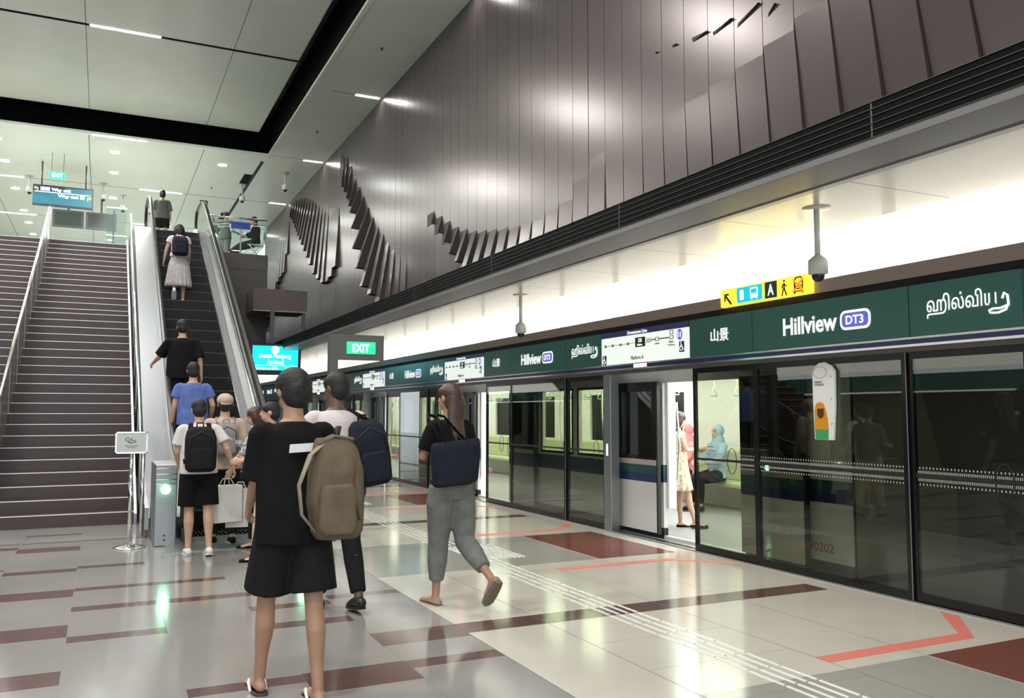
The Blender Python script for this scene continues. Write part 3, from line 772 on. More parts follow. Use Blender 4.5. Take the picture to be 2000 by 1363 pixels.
# draught screens, poles, straps, seats
for i in range(0, 6):
    o = PM * i
    obj('draught_screen', BOX(TX + .06, TX + .62, 8.60 + o, 8.63 + o, .03, 2.2) if False else BOX(TX + .05, TX + .16, 8.50 + o, 8.60 + o, .35, 2.1), M_tin, tr)
    for yy, s in ((8.46, 1), (7.20, -1)):
        mb = MB(); mb.tube([(TX + .14, yy + o, .62), (TX + .13, yy - .02 * s + o, .72), (TX + .13, yy - .07 * s + o, 1.1), (TX + .13, yy - .03 * s + o, 1.5), (TX + .16, yy + .02 * s + o, 1.62)], .014, 8); obj('door_grab_rail', mb, M_steelb, tr)
    mb = MB(); mb.tube([(7.5, 7.85 + o, .03), (7.5, 7.85 + o, .9), (7.5, 7.77 + o, 1.15), (7.5, 7.77 + o, 1.6), (7.5, 7.85 + o, 1.8), (7.5, 7.85 + o, 2.24)], .016, 8)
    obj('grab_pole', mb, M_steelb, tr)
    for q in (9.6, 10.9, 12.2):
        mb = MB(); mb.tube([(6.75, q + o, .45), (6.75, q + o, 1.0), (6.78, q + .1 + o, 1.5), (6.85, q + .2 + o, 1.95), (6.9, q + .2 + o, 2.24)], .015, 8); obj('grab_pole', mb, M_steelb, tr)
    for x, y0, y1, m in ((8.45, 8.9, 13.0, M_seat), (6.2, 9.0, 12.6, M_seatp)):
        s = obj('bench_seat', BOX(x, x + .42, y0 + o - (1.6 if x > 7 else 0), y1 + o, .38, .46), m, tr, bevel=.02)
        bx = x + .36 if x > 7 else x
        obj('bench_back', BOX(bx, bx + .06, y0 + o - (1.6 if x > 7 else 0), y1 + o, .46, .92), m, s, bevel=.02)
M_strap = mat('strap_pale_green', (.50, .66, .42), .5)
for i in range(0, 5):
    for q in (7.4, 7.9, 9.4, 9.9, 10.5, 11.1, 11.7, 12.2):
        for x in (6.95, 8.0):
            if i > 2 and x > 7: continue
            y = q + PM * i
            mb = MB(); mb.box(x - .012, x + .012, y - .003, y + .003, 1.86, 2.24)
            mb.tube([(x, y, 1.87), (x - .06, y, 1.76), (x - .055, y, 1.74), (x + .055, y, 1.74), (x + .06, y, 1.76), (x, y, 1.87)], .009, 6)
            obj('hand_strap', mb, M_strap, tr)
# driving end with darker nose, fleet number
mb = MB(); mb.box(TX, TX + .06, 5.65 - .02, 5.66, -.6, 2.35); obj('body_joint', mb, M_black, tr)
mb = MB(); mb.prism([(TX, 4.62, -.3), (TX, 5.63, -.3), (TX, 5.63, 2.35), (TX, 5.1, 2.35), (TX, 4.75, 1.1), (TX, 4.62, .9)], (2.8, 0, 0)); obj('driving_end', mb, mat('train_end_grey', (.16, .16, .155), .4), tr)
text('fleet_number', '90202', .30, .085, (TX - .002, 6.05, .245), FACE_X, mat('fleet_number_ink', (.12, .13, .12), .5), tr)
struct('wall_tunnel', BOX(9.4, 9.5, -9, 60, -1.0, 3.1), mat('tunnel_wall', (.10, .10, .095), .7))
struct('wall_tunnel', BOX(PX + .03, 9.5, 59.8, 60, -1.0, 3.1), MATS['tunnel_wall'])
struct('wall_tunnel', BOX(PX + .03, 9.5, -9.1, -9, -1.0, 3.1), MATS['tunnel_wall'])
struct('wall_tunnel', BOX(PX + .07, 9.5, -9, 60, 2.45, 2.55), MATS['tunnel_wall'])
struct('floor', BOX(PX + .09, 9.5, -9, 60, -1.1, -1.0), MATS['tunnel_wall'])

# ================================================================== STAIRCASE
SY0, SR, ST = 12.75, .165, .31
def sy(i): return SY0 + ST * i + (.4 if i >= 21 else 0)
st = thing('staircase', 'wide brown granite staircase with thin pale step edges climbing to the concourse', 'stairs', (-1.5, SY0, 0))
SXL, SXR = -4.2, .43
mb = MB()
for i in range(35):
    y1 = YL - .001 if i < 34 else YL
    mb.box(SXL, SXR, sy(i), sy(i + 1) if i < 34 else YL + .02, 0 if i < 3 else SR * (i - 2), SR * (i + 1))
s_ = obj('steps', mb, M_stair, st)
first = None
for i in range(35):
    if first is None: first = obj('nosing', BOX(SXL, SXR, sy(0) - .006, sy(0) + .022, SR - .007, SR + .004), M_nosing, st)
    else:
        c = first.copy(); COL.objects.link(c); c.parent = st; c.matrix_parent_inverse = first.matrix_parent_inverse.copy()
        c.location = (0, sy(i) - sy(0), SR * i)
mb = MB()     # stainless stringer beside the escalator
mb.prism([(SXR + .0, SY0 - .12, 0), (SXR, YL, ZU - .3), (SXR, YL, ZU + .12), (SXR, SY0 + .02, .26), (SXR, SY0 - .12, .15)], (.035, 0, 0)); obj('stringer', mb, M_steel, st)
def rail(name, x, label, infill):
    t = thing(name, label, 'handrail', (x, SY0, 0), 0, 'steel stair handrails')
    zr = lambda y: SR + (y - SY0) * .5077 + .93
    for y0, y1, dx in ((12.75, 18.1, 0), (17.75, 23.5, .0)):
        obj('handrail_tube', MB().tube([(x + dx, y0, zr(y0) + (.0 if y0 < 15 else -.02)), (x + dx, y1, zr(y1) + (0 if y0 < 15 else -.02))], .026, 12, roundcap=True), M_steelb, t)
    ys_ = [12.85 + 1.19 * k for k in range(10)]
    for k, y in enumerate(ys_):
        zb = SR * (min(34, int((y - SY0) / .322)) + 1)
        if infill:
            y2 = min(y + 1.1, 23.5)
            mb = MB(); mb.prism([(x - .012, y, zb - .35), (x - .012, y2, zr(y2) - 1.25), (x - .012, y2, zr(y2) - .06), (x - .012, y, zr(y) - .06)], (.024, 0, 0)); obj('infill_panel', mb, mat('rail_infill_steel', (.34, .31, .31), .35, .7), t)
        obj('baluster', MB().tube([(x, y + .03, zb - .3 if zb > .4 else .0), (x, y + .03, zr(y) - .02)], .018, 8), M_steel, t)
    return t
rail('stair_handrail', -1.31, 'long steel handrail with infill panels down the middle of the stairs', True)
rail('stair_handrail', .50, 'steel handrail at the right edge of the stairs beside the escalator', False)

# ================================================================== ESCALATOR
EY0, EY1, EK = 11.6, 21.6, .5775
def ez(y): return 0 if y < EY0 else (ZU if y > EY1 else (y - EY0) * EK)
def ezs(y):   # softened transition
    return sum(ez(y + d) for d in (-.6, -.3, 0, .3, .6)) / 5
es = thing('escalator', 'tall stainless steel escalator with black steps and glass sides going up', 'escalator', (1.45, 16.5, 0))
SX0, SX1 = .98, 1.92
mb0 = None
y = 10.95; k = 0
mbst = MB(); mbst.box(SX0, SX1, 0, .40, -.30, 0); mbst.box(SX0, SX1, 0, .012, -.30, .0)
for q in range(20): xx = SX0 + .02 + q * .0475; mbst.box(xx, xx + .02, 0.0, .40, 0, .006)
proto_step = None
for k in range(28):
    yy = 11.0 + k * .40
    z = ez(yy + .2) if yy > EY0 - .3 else 0
    z = round(max(0, (yy - EY0 + .2)) * EK, 4); z = min(z, ZU)
    if proto_step is None:
        proto_step = obj('step', mbst, M_step, es); base = Vector((0, 0, 0))
        proto_step.location = (0, yy, z + .0)
        proto_step.matrix_parent_inverse = world_of(es).inverted()
        e0 = proto_step
        edge = obj('step_edge', BOX(SX0, SX1, -.003, .010, -.002, .008), mat('step_edge_worn', (.05, .05, .052), .4), None); edge.parent = e0
    else:
        c = proto_step.copy(); COL.objects.link(c); c.parent = es; c.matrix_parent_inverse = proto_step.matrix_parent_inverse.copy(); c.location = (0, yy, z)
        c2 = edge.copy(); COL.objects.link(c2); c2.parent = c
obj('comb_plate', BOX(SX0 - .3, SX1 + .3, 9.95, 11.0, .0, .012), mat('comb_plate_steel', (.26, .27, .26), .3, .5), es)
obj('comb_plate', BOX(SX0 - .3, SX1 + .3, 22.2, YL + .9, ZU - .03, ZU + .010), MATS['comb_plate_steel'], es)
ysamp = [10.7 + .35 * q for q in range(36)]
def band(x0, x1, f0, f1, ya=10.6, yb=23.2, m=None, name='skirt', x0b=None):
    """solid running along the escalator: bottom f0(y), top f1(y)"""
    Y = [ya + (yb - ya) * q / 40 for q in range(41)]; rr = []
    for y in Y:
        a, b = f0(y), f1(y); rr.append([(x0, y, a), (x1, y, a), (x1, y, b), (x0, y, b)])
    mb = MB().rings(rr, True, True, 0, False); return obj(name, mb, m, es)
deck = lambda y: ezs(y) + .19
band(.545, .885, lambda y: max(0, ezs(y) - .9), lambda y: deck(y), 11.3, YL + .3, mat('deck_steel', (.17, .18, .19), .42, .85), 'outer_deck')
band(2.05, 2.36, lambda y: max(0, ezs(y) - .9), lambda y: deck(y), 10.7, YL + .0, M_steel, 'outer_deck')
band(2.365, 2.385, lambda y: max(0, ezs(y) - 1.1), lambda y: deck(y) - .03, 10.7, YL - .1, M_under, 'side_cladding')
band(.885, .978, lambda y: ezs(y) - .12, lambda y: deck(y) + .02, 10.8, YL - .2, M_dsteel, 'skirt_panel')
band(1.925, 2.05, lambda y: ezs(y) - .12, lambda y: deck(y) + .02, 10.8, YL - .2, M_steel, 'skirt_panel')
band(1.915, 1.935, lambda y: ezs(y) + .04, lambda y: deck(y) + .045, 10.8, YL - .2, M_steelb, 'skirt_trim')
band(.965, .985, lambda y: ezs(y) + .04, lambda y: deck(y) + .045, 10.8, YL - .2, M_steelb, 'skirt_trim')
band(2.20, 2.215, lambda y: deck(y), lambda y: deck(y) + .012, 10.8, YL - .2, M_dsteel, 'deck_joint')
for x in (.86, 2.06):
    Y = [10.55 + q * .31 for q in range(41)]
    zt = [ezs(y) + .92 for y in Y]
    P = []
    y0 = 10.55; zc = .56                                   # newel loop at the foot
    for a in range(-90, -271, -22): P.append((x, y0 + .36 * math.cos(math.radians(a)), zc + .36 * math.sin(math.radians(a))))
    P += [(x, y, z) for y, z in zip(Y, zt) if y < 22.95]
    ye = 23.0; zc2 = ZU + .56
    for a in range(90, -91, -22): P.append((x, ye + .36 * math.cos(math.radians(a)), zc2 + .36 * math.sin(math.radians(a))))
    obj('handrail', MB().tube(P, [(.022, .042)] * len(P), 12, side=(0, 0, 1) if False else None), M_black, es)
    G = [(x - .006, p[1], p[2] - (.02 if 10.5 < p[1] < 23 else 0)) for p in P] + [(x - .006, y, ezs(y) + .18) for y in reversed(Y) if y < 23]
    rr = []
    for y in Y:
        if y > 23.1: break
        rr.append([(x - .006, y, ezs(y) + .18), (x + .006, y, ezs(y) + .18), (x + .006, y, ezs(y) + .90), (x - .006, y, ezs(y) + .90)])
    g = obj('balustrade_glass', MB().rings(rr, True, True, 0, False), M_escg, es)
    obj('glass_trim', MB().tube([(x, y, ezs(y) + .885) for y in Y if y < 23], .012, 6), M_steel, g)
# entry pedestals with traffic light
M_go = mat('green_signal', (.2, .9, .4), .3, emit=(.35, 1, .55), strength=12)
for x0, x1 in ((.565, .80), (2.12, 2.36)):
    p = obj('entry_pedestal', BOX(x0, x1, 10.45, 11.35, 0, .915), M_steel, es, bevel=.012)
    for z in (.865, .80, .74, .69): obj('chrome_stripe', BOX(x0 + .012, x1 - .005, 10.442, 10.452, z, z + .010), M_steelb, p)
    obj('signal_lamp', MB().lathe([(.052, -.012), (.045, -.016), (.01, -.018)], (x0 + .115, 10.455, .635), 20, axis='Y'), M_go, p)
    obj('signal_housing', MB().lathe([(.062, -.004), (.06, -.009)], (x0 + .115, 10.455, .635), 20, axis='Y'), M_steelb, p)
    if x0 < 1:
        l = bpy.data.lights.new('signal_glow', 'POINT'); l.energy = .6; l.color = (.2, 1, .45); l.shadow_soft_size = .05
        lo = bpy.data.objects.new('signal_glow', l); COL.objects.link(lo); lo.location = (x0 + .115, 10.38, .635)
    obj('screw_pair', MB().lathe([(.012, -.003), (.01, -.005)], (x0 + .11, 10.45, .12), 10, axis='Y').lathe([(.012, -.003), (.01, -.005)], (x0 + .11, 10.45, .07), 10, axis='Y'), M_ink, p)
mb = MB(); mb.prism([(.545, 10.75, .42), (.545, 11.35, .0), (.545, 11.9, .0), (.545, 12.3, .55), (.545, 11.3, .95)], (.02, 0, 0))
mb = MB(); mb.prism([(.50, 11.2, .10), (.50, 13.4, .05), (.50, 13.4, 1.0), (.50, 12.0, .5), (.50, 11.2, .36)], (.045, 0, 0)); obj('side_cladding', mb, M_steel, es)

# ================================================================== UPPER CONCOURSE
# glass guard rail at the landing edge
t = thing('guard_rail', 'glass guard rail with steel posts along the upper landing edge', 'railing', (3.2, YL + .05, ZU))
obj('top_rail', MB().tube([(2.42, YL + .05, ZU + .98), (3.93, YL + .05, ZU + .98)], .028, 10), M_steelb, t)
obj('lower_rail', MB().tube([(2.42, YL + .05, ZU + .82), (3.93, YL + .05, ZU + .82)], .012, 8), M_dsteel, t)
for x in (2.50, 3.24, 3.91): obj('post', BOX(x - .018, x + .018, YL + .03, YL + .07, ZU, ZU + .98), M_steel, t)
for x0, x1 in ((2.53, 3.22), (3.26, 3.89)): obj('glass_panel', BOX(x0, x1, YL + .045, YL + .055, ZU + .03, ZU + .92), M_escg, t)
s = obj('blue_notice', BOX(2.98, 3.48, YL + .02, YL + .028, ZU + .68, ZU + .87), mat('notice_blue', (.03, .07, .35), .4), t)
t = thing('glass_barrier', 'glass barrier with steel post at the head of the stairs', 'railing', (.3, 24.6, ZU))
obj('glass_panel', BOX(-.05, .43, 24.55, 24.56, ZU + .03, ZU + 1.15), M_escg, t); obj('post', BOX(.10, .14, 24.53, 24.57, ZU, ZU + 1.05), M_dsteel, t)
# way out sign
M_teal2 = mat('wayout_teal', (.01, .10, .14), .35, emit=(0, .22, .30), strength=.22); M_navy = mat('wayout_navy', (.01, .02, .05), .35)
M_yl = mat('sign_arrow_yellow', (.9, .65, .02), .4, emit=(1, .75, .05), strength=.8); M_wl = mat('wayout_white', (.9, .95, .95), .4, emit=(.85, 1, 1), strength=1.0)
t = thing('way_out_sign', 'teal hanging Way out sign with white lettering and yellow arrows', 'sign', (-1.22, 28, 7.52))
WX0, WX1, WY = -2.02, -.44, 28.0
obj('sign_box', BOX(WX0, WX1, WY, WY + .16, 7.54, 8.14), M_navy, t); f_ = obj('sign_face', BOX(WX0 + .0, WX1 - .03, WY - .006, WY - .001, 7.58, 8.10), M_teal2, t)
obj('dark_band', BOX(WX0 + .0, WX1 - .75, WY - .009, WY - .006, 7.96, 8.10), M_navy, t)
obj('divider', BOX(WX0 + .05, WX1 - .08, WY - .010, WY - .006, 7.925, 7.94), M_wl, t)
text('way_out_lettering', '■■ Way out', .78, .13, (-1.43, WY - .009, 8.01), FACE_Y, M_wl, t, .04); text('way_out_lettering', 'Way out ■', .70, .13, (-1.02, WY - .009, 7.84), FACE_Y, M_wl, t, .04)
for cx_, cz, s in ((-1.93, 8.01, -1), (-.55, 7.83, 1)):
    P = [(-.045, -.06), (-.02, -.06), (-.02, .01), (.02, .01), (.02, -.02), (.06, .025), (.02, .07), (.02, .04), (-.045, .04)]
    obj('yellow_arrow', flat([(s * u, v) for u, v in P], (cx_, WY - .008, cz), FACE_Y, .004), M_yl, t)
for x in (-1.8, -.65): obj('hanger', MB().tube([(x, WY + .08, 8.14), (x, WY + .08, ZC)], .02, 8), M_dsteel, t)
# exit sign
M_exg = mat('exit_green', (.01, .42, .16), .4, emit=(.02, .75, .30), strength=.55)
t = thing('exit_sign', 'small green EXIT sign hanging above the stairs', 'sign', (-1.33, 27, 8.05))
obj('sign_box', BOX(-1.56, -1.16, 26.96, 27.02, 8.10, 8.30), M_exg, t); text('exit_lettering', 'EXIT', .27, .12, (-1.35, 26.958, 8.20), FACE_Y, M_wl, t, .03)
for x in (-1.5, -1.2): obj('hanger', MB().tube([(x, 27, 8.3), (x, 27, ZC)], .006, 6), M_dsteel, t)
# two information screens seen from the back side
M_scr = mat('dull_screen', (.03, .045, .035), .3)
for x0, x1, lab in ((-1.68, -.74, 'dark hanging screen below the Way out sign, left of the pair'), (-.70, .24, 'dark hanging screen below the Way out sign, right of the pair')):
    t = thing('hanging_screen', lab, 'screen', ((x0 + x1) / 2, 31.5, 7.62), 0, 'pair of hanging screens')
    obj('casing', BOX(x0, x1, 31.5, 31.58, 7.62, 8.20), M_dsteel, t, bevel=.01); obj('display', BOX(x0 + .07, x1 - .07, 31.494, 31.5, 7.69, 8.13), M_scr, t)
    obj('bracket', BOX((x0 + x1) / 2 - .03, (x0 + x1) / 2 + .03, 31.5, 31.56, 8.2, ZC), M_dsteel, t)
# ceiling cameras
M_camw = mat('camera_white', (.62, .63, .60), .35)
def dome(x, y, zc, L, lab, s=1.0, dark=False):
    t = thing('dome_camera', lab, 'security camera', (x, y, zc), 0, 'hanging dome cameras')
    obj('mounting_disc', MB().lathe([(.11 * s, 0), (.11 * s, -.008), (.03, -.012)], (x, y, zc), 24), M_camw, t)
    obj('drop_pole', MB().tube([(x, y, zc), (x, y, zc - L + .22 * s)], .024 * s, 12), M_camw, t)
    obj('housing', MB().lathe([(.024 * s, .0), (.075 * s, -.045 * s), (.078 * s, -.06 * s), (.078 * s, -.155 * s), (.05 * s, -.165 * s)], (x, y, zc - L + .235 * s), 24), M_camw if not dark else M_dsteel, t)
    obj('dome_lens', MB().ell((x, y, zc - L + .065 * s), (.052 * s, .052 * s, .055 * s), 20), M_black, t)
    return t
dome(5.21, 5.11, 3.165, .62, 'beige dome camera on a pole beside the yellow sign, largest one'); dome(5.31, 10.78, 3.165, .62, 'beige dome camera on a pole over the middle of the platform')
for x, y, L, lab in ((4.85, 26.2, .62, 'dome camera hanging between landing and bronze wall'), (3.86, 28.2, .62, 'dome camera hanging over the guard rail landing'), (-2.25, 30.0, .6, 'dome camera hanging left of the Way out sign'), (-.18, 30.0, .6, 'dome camera hanging right of the Way out sign'), (.42, 31.4, .6, 'dome camera hanging nearest the escalator, beside a screen')):
    dome(x, y, ZC, L, lab, 1.15)
for x, y, lab in ((4.86, 16.2, 'small round sprinkler in the ceiling near the top of the photo'), (4.85, 21.9, 'small round sprinkler in the ceiling near the bronze wall middle'), (3.0, 29.0, 'small round sprinkler in the ceiling over the landing')):
    t = thing('sprinkler', lab, 'sprinkler', (x, y, ZC), 0, 'ceiling sprinklers'); obj('plate', MB().lathe([(.05, 0), (.045, -.01)], (x, y, ZC), 14), M_camw, t); obj('nozzle', MB().lathe([(.014, -.01), (.014, -.05), (.03, -.055)], (x, y, ZC), 10), M_dsteel, t)
for y, lab in ((26.9, 'dark square air grille in the ceiling, nearer one'), (32.5, 'dark square air grille in the ceiling, farther one')):
    tag(obj('air_grille', BOX(3.74, 3.98, y, y + 1.15, ZC - .01, ZC + .01), M_louv), lab, 'vent', 'ceiling air grilles')
t = thing('totem_display', 'dark upright display standing behind the escalator handrail top', 'display', (2.42, 25.2, ZU))
obj('body', BOX(2.30, 2.52, 25.2, 25.35, ZU, ZU + 1.72), M_black, t, bevel=.01)

# ================================================================== DUCT BOX, TV, EXIT SIGN, STANDEE
t = thing('duct_casing', 'brown boxed casing jutting from the landing wall above the teal screen', 'casing', (4.0, 22.4, 4.1))
obj('casing_box', BOX(3.40, 4.78, 22.4, YL - .06, 4.12, 4.68), mat('casing_brown', (.11, .085, .082), .5, noise=.06, nscale=5), t); obj('lip', BOX(3.40, 4.78, 22.385, 22.4, 4.10, 4.125), M_beaml, t)
obj('post', BOX(4.66, 4.74, 22.42, 22.5, 3.37, 4.12), M_dsteel, t)
t = thing('arrival_screen', 'teal arrival information screen in a black casing hanging below the landing', 'screen', (3.96, 22.3, 2.5))
obj('casing', BOX(3.33, 4.62, 22.3, 22.42, 2.46, 3.27), M_black, t, bevel=.015)
M_tv = mat('teal_display', (.0, .35, .42), .3, emit=(.0, .62, .72), strength=1.1); M_tvw = mat('display_lettering', (.9, 1, 1), .4, emit=(.8, 1, 1), strength=1.3)
obj('display', BOX(3.40, 4.54, 22.29, 22.3, 2.58, 3.20), M_tv, t)
obj('badge', flat(circ(.10, 24), (3.96, 22.288, 3.10), FACE_Y), M_tvw, t)
text('destination_lettering', 'Bukit Panjang', .80, .13, (3.96, 22.286, 2.93), FACE_Y, M_tvw, t, .03); text('status_lettering', 'Arrived', .42, .12, (3.96, 22.286, 2.79), FACE_Y, M_tvw, t, .03)
obj('divider', BOX(3.42, 4.52, 22.284, 22.29, 2.695, 2.702), M_tvw, t); text('footer_lettering', 'Downtown Line', .60, .075, (3.74, 22.286, 2.635), FACE_Y, M_tvw, t, .02); text('footer_lettering', '11 min', .25, .06, (4.36, 22.286, 2.635), FACE_Y, M_tvw, t, .02)
obj('drop_pole', BOX(3.83, 3.93, 22.36, 22.395, 3.27, 4.13), M_dsteel, t)
dome(4.55, 22.36, 2.46, .20, 'tiny dome camera under the teal arrival screen', .8)
t = thing('exit_sign_post', 'dark grey post with arm carrying a lit green EXIT sign', 'sign', (2.46, 10, 0))
M_post = mat('post_grey', (.085, .085, .082), .45)
obj('post', BOX(2.41, 2.51, 10, 10.12, 0, 2.43), M_post, t); obj('sign_arm', BOX(2.51, 3.07, 10, 10.12, 2.13, 2.43), M_post, t, bevel=.004)
e = obj('exit_panel', BOX(2.61, 2.96, 9.988, 10, 2.20, 2.345), M_exg, t); text('exit_lettering', 'EXIT', .21, .098, (2.78, 9.986, 2.27), FACE_Y, M_wl, e, .02)
t = thing('notice_stand', 'chrome pole stand holding a small framed white escalator notice', 'sign stand', (.32, 10.5, 0))
obj('base', MB().lathe([(.17, 0), (.17, .008), (.15, .018), (.05, .038), (.03, .045)], (.32, 10.5, 0), 32), M_chrome, t)
obj('pole', MB().tube([(.32, 10.5, .03), (.315, 10.5, 1.05)], .021, 14), M_chrome, t)
b = obj('notice_board', BOX(.155, .465, 10.47, 10.485, 1.055, 1.275), mat('notice_paper', (.50, .53, .52), .5), t)
mb = MB(); mb.box(.145, .475, 10.465, 10.49, 1.045, 1.058); mb.box(.145, .475, 10.465, 10.49, 1.272, 1.285); mb.box(.145, .158, 10.465, 10.49, 1.045, 1.285); mb.box(.462, .475, 10.465, 10.49, 1.045, 1.285); obj('frame', mb, M_chrome, t)
mb = MB(); G = lambda u, v: (.31 + u, 10.468, 1.19 + v)
mb.tube([G(-.06, .02), G(-.068, .005), G(-.05, -.005), G(-.04, .0), G(.0, -.025), G(.04, -.02), G(.045, -.005), G(.03, .0), G(.0, -.0), G(-.035, .03), G(-.06, .02)], .0028, 5); mb.tube([G(.0, .035), G(.0, .005)], .003, 5); mb.tube([G(-.04, -.012), G(-.01, -.035)], .003, 5)
obj('escalator_symbol', mb, M_ink, b)
text('notice_lettering', 'Please hold the handrail', .13, .010, (.31, 10.467, 1.13), FACE_Y, M_ink, b); text('notice_lettering', 'Stand on left', .075, .008, (.31, 10.467, 1.113), FACE_Y, M_ink, b)
tag(obj('barrier_post', MB().tube([(.475, 11.4, 0), (.475, 11.4, 1.02)], .022, 12), M_steelb), 'short steel post between stairs and escalator behind the notice', 'post')

# ================================================================== PEOPLE
def blob(name, mb, m, parent, voxel=.011, smooth=2, tex=None):
    me = mb.mesh(name); o = bpy.data.objects.new(name, me); COL.objects.link(o)
    r = o.modifiers.new('r', 'REMESH'); r.mode = 'VOXEL'; r.voxel_size = voxel
    if smooth: s = o.modifiers.new('s', 'SMOOTH'); s.iterations = smooth; s.factor = .5
    bpy.context.view_layer.update()
    me2 = bpy.data.meshes.new_from_object(o.evaluated_get(bpy.context.evaluated_depsgraph_get()))
    COL.objects.unlink(o); bpy.data.objects.remove(o)
    me2.materials.clear()
    for p in me2.polygons: p.use_smooth = True
    me2.name = name
    return obj(name, me2, m, parent)
def rx(v, a):   # rotate about X: positive swings a downward vector forward (+Y)
    c, s = math.cos(a), math.sin(a); return Vector((v.x, v.y * c - v.z * s, v.y * s + v.z * c))
D = math.radians
class Person:
    def __init__(s, label, loc, face, h=1.70, skin=None, hair='short', hairm=None, lean=0, head=(0, 0), legL=(0, 0, 2), legR=(0, 0, 2),
                 armL=(0, 8, 10, 0), armR=(0, 8, 10, 0), build=1.0, fem=False, feet='shoe', voxel=.011, group=None, sit=False, ground=None, footp=(0, 0), curl=35):
        s.skin = skin or M_skin; s.k = k = h / 1.75; s.b = build * k; s.fem = fem; s.voxel = voxel
        s.t = t = thing('person', label, 'person', loc, D(face)); t['local'] = 1
        V = Vector
        J = {}
        hipw = .088 * k
        def leg(side, a):
            sw, spl, kn = a; sg = -1 if side == 'L' else 1
            d1 = rx(V((0, 0, -1)), D(sw)); d1.x += sg * math.tan(D(spl)); d1.normalize()
            d2 = rx(V((0, 0, -1)), D(sw - kn)); d2.x += sg * math.tan(D(spl)) * .4; d2.normalize()
            H_ = V((sg * hipw, 0, 0)); K = H_ + d1 * .435 * k; A = K + d2 * .425 * k
            J['hip' + side], J['knee' + side], J['ank' + side], J['shin' + side] = H_, K, A, d2
        leg('L', legL); leg('R', legR)
        low = min(J['ankL'].z, J['ankR'].z)
        z0 = .075 * k - low if ground is None else ground
        for q in list(J):
            if not q.startswith('shin'): J[q] = J[q] + V((0, 0, z0))
        P = V((0, 0, z0)); s.P = P
        up = rx(V((0, 0, 1)), -D(lean))
        s.up = up
        J['pelvis'] = P; J['waist'] = P + V((0, 0, .14 * k)) * .6 + up * .08 * k; J['chest'] = J['waist'] + up * .19 * k; J['neck'] = J['waist'] + up * .385 * k
        sw_ = (.165 if fem else .185) * k * (build ** .5)
        for side, a in (('L', armL), ('R', armR)):
            sg = -1 if side == 'L' else 1
            S = J['neck'] - up * .045 * k + V((sg * sw_, 0, 0)); swg, ab, el, inw = a
            d1 = rx(V((0, 0, -1)), D(swg)); d1.x += sg * math.tan(D(ab)); d1.normalize()
            d2 = rx(V((0, 0, -1)), D(swg + el)); d2.x += sg * (math.tan(D(ab)) * .5 - math.sin(D(inw))); d2.normalize()
            E_ = S + d1 * .285 * k; W = E_ + d2 * .245 * k
            J['sh' + side], J['el' + side], J['wr' + side], J['fd' + side] = S, E_, W, d2
        hp, hy = head
        hd = rx(V((0, 0, 1)), -D(lean * .6 + hp)); J['headbase'] = J['neck'] + hd * .05 * k
        J['head'] = J['neck'] + hd * .165 * k + rx(V((0, 1, 0)), -D(hp)) * .015 * k
        s.J = J; s.hrot = Matrix.Rotation(D(hy), 3, 'Z') @ Matrix.Rotation(-D(hp + lean * .4), 3, 'X')
        # ---- body
        mb = MB(); b = s.b
        s.torso(mb, 0)
        mb.tube([J['neck'] - up * .03 * k, J['headbase'], J['head'] - hd * .03 * k], [.062 * k, .055 * k, .055 * k], 14)
        H = J['head']; hr = s.hrot
        mb.ell(H + hr @ V((0, -.008 * k, .022 * k)), (.076 * k, .094 * k, .092 * k), 20, rot=hr)
        mb.ell(H + hr @ V((0, .022 * k, -.048 * k)), (.056 * k, .066 * k, .066 * k), 18, rot=hr)
        mb.tube([H + hr @ V((0, .088 * k, .012 * k)), H + hr @ V((0, .108 * k, -.026 * k)), H + hr @ V((0, .092 * k, -.034 * k))], [.008 * k, .015 * k, .010 * k], 8, roundcap=True)
        mb.ell(H + hr @ V((0, .082 * k, -.068 * k)), (.022 * k, .012 * k, .011 * k), 12, rot=hr)
        for sg in (-1, 1): mb.ell(H + hr @ V((sg * .080 * k, -.005 * k, -.008 * k)), (.012 * k, .020 * k, .032 * k), 10, rot=hr)
        for side in 'LR':
            sg = -1 if side == 'L' else 1
            hp_, kn_, an_ = J['hip' + side], J['knee' + side], J['ank' + side]
            d = J['shin' + side]; fr = rx(V((0, 1, 0)), 0)
            cal = kn_ + d * .13 * k - V((0, .018 * k, 0))
            mb.tube([hp_ + V((0, 0, .02 * k)), hp_.lerp(kn_, .35), hp_.lerp(kn_, .8), kn_, cal, kn_.lerp(an_, .72), an_], [.088 * b, .082 * b, .058 * b, .053 * b, .057 * b, .038 * b, .034 * b], 14, roundcap=True)
            fp = D(footp[0 if side == 'L' else 1]); fdir = rx(V((0, 1, 0)), fp); fdn = rx(V((0, 0, -1)), fp)
            J['fdir' + side] = fdir; J['fdn' + side] = fdn
            heel = an_ - fdir * .035 * k + fdn * .045 * k; toe = an_ + fdir * .17 * k + fdn * .06 * k
            J['heel' + side], J['toe' + side] = heel, toe
            mb.tube([heel, an_ + fdir * .03 * k + fdn * .035 * k, an_ + fdir * .11 * k + fdn * .05 * k, toe], [(.030 * k, .030 * k), (.036 * k, .036 * k), (.043 * k, .022 * k), (.038 * k, .012 * k)], 12, side=(1, 0, 0), roundcap=True)
            if feet == 'bare' or feet == 'flip':
                for q in range(5):
                    u = (-.032 + q * .016) * k * (-sg); mb.tube([toe + V((u, 0, 0)) - fdir * .02 * k, toe + V((u, 0, 0)) + fdir * (.038 - .006 * q) * k], .0085 * k, 6, roundcap=True)
            Ls, E_, W, fd = J['sh' + side], J['el' + side], J['wr' + side], J['fd' + side]
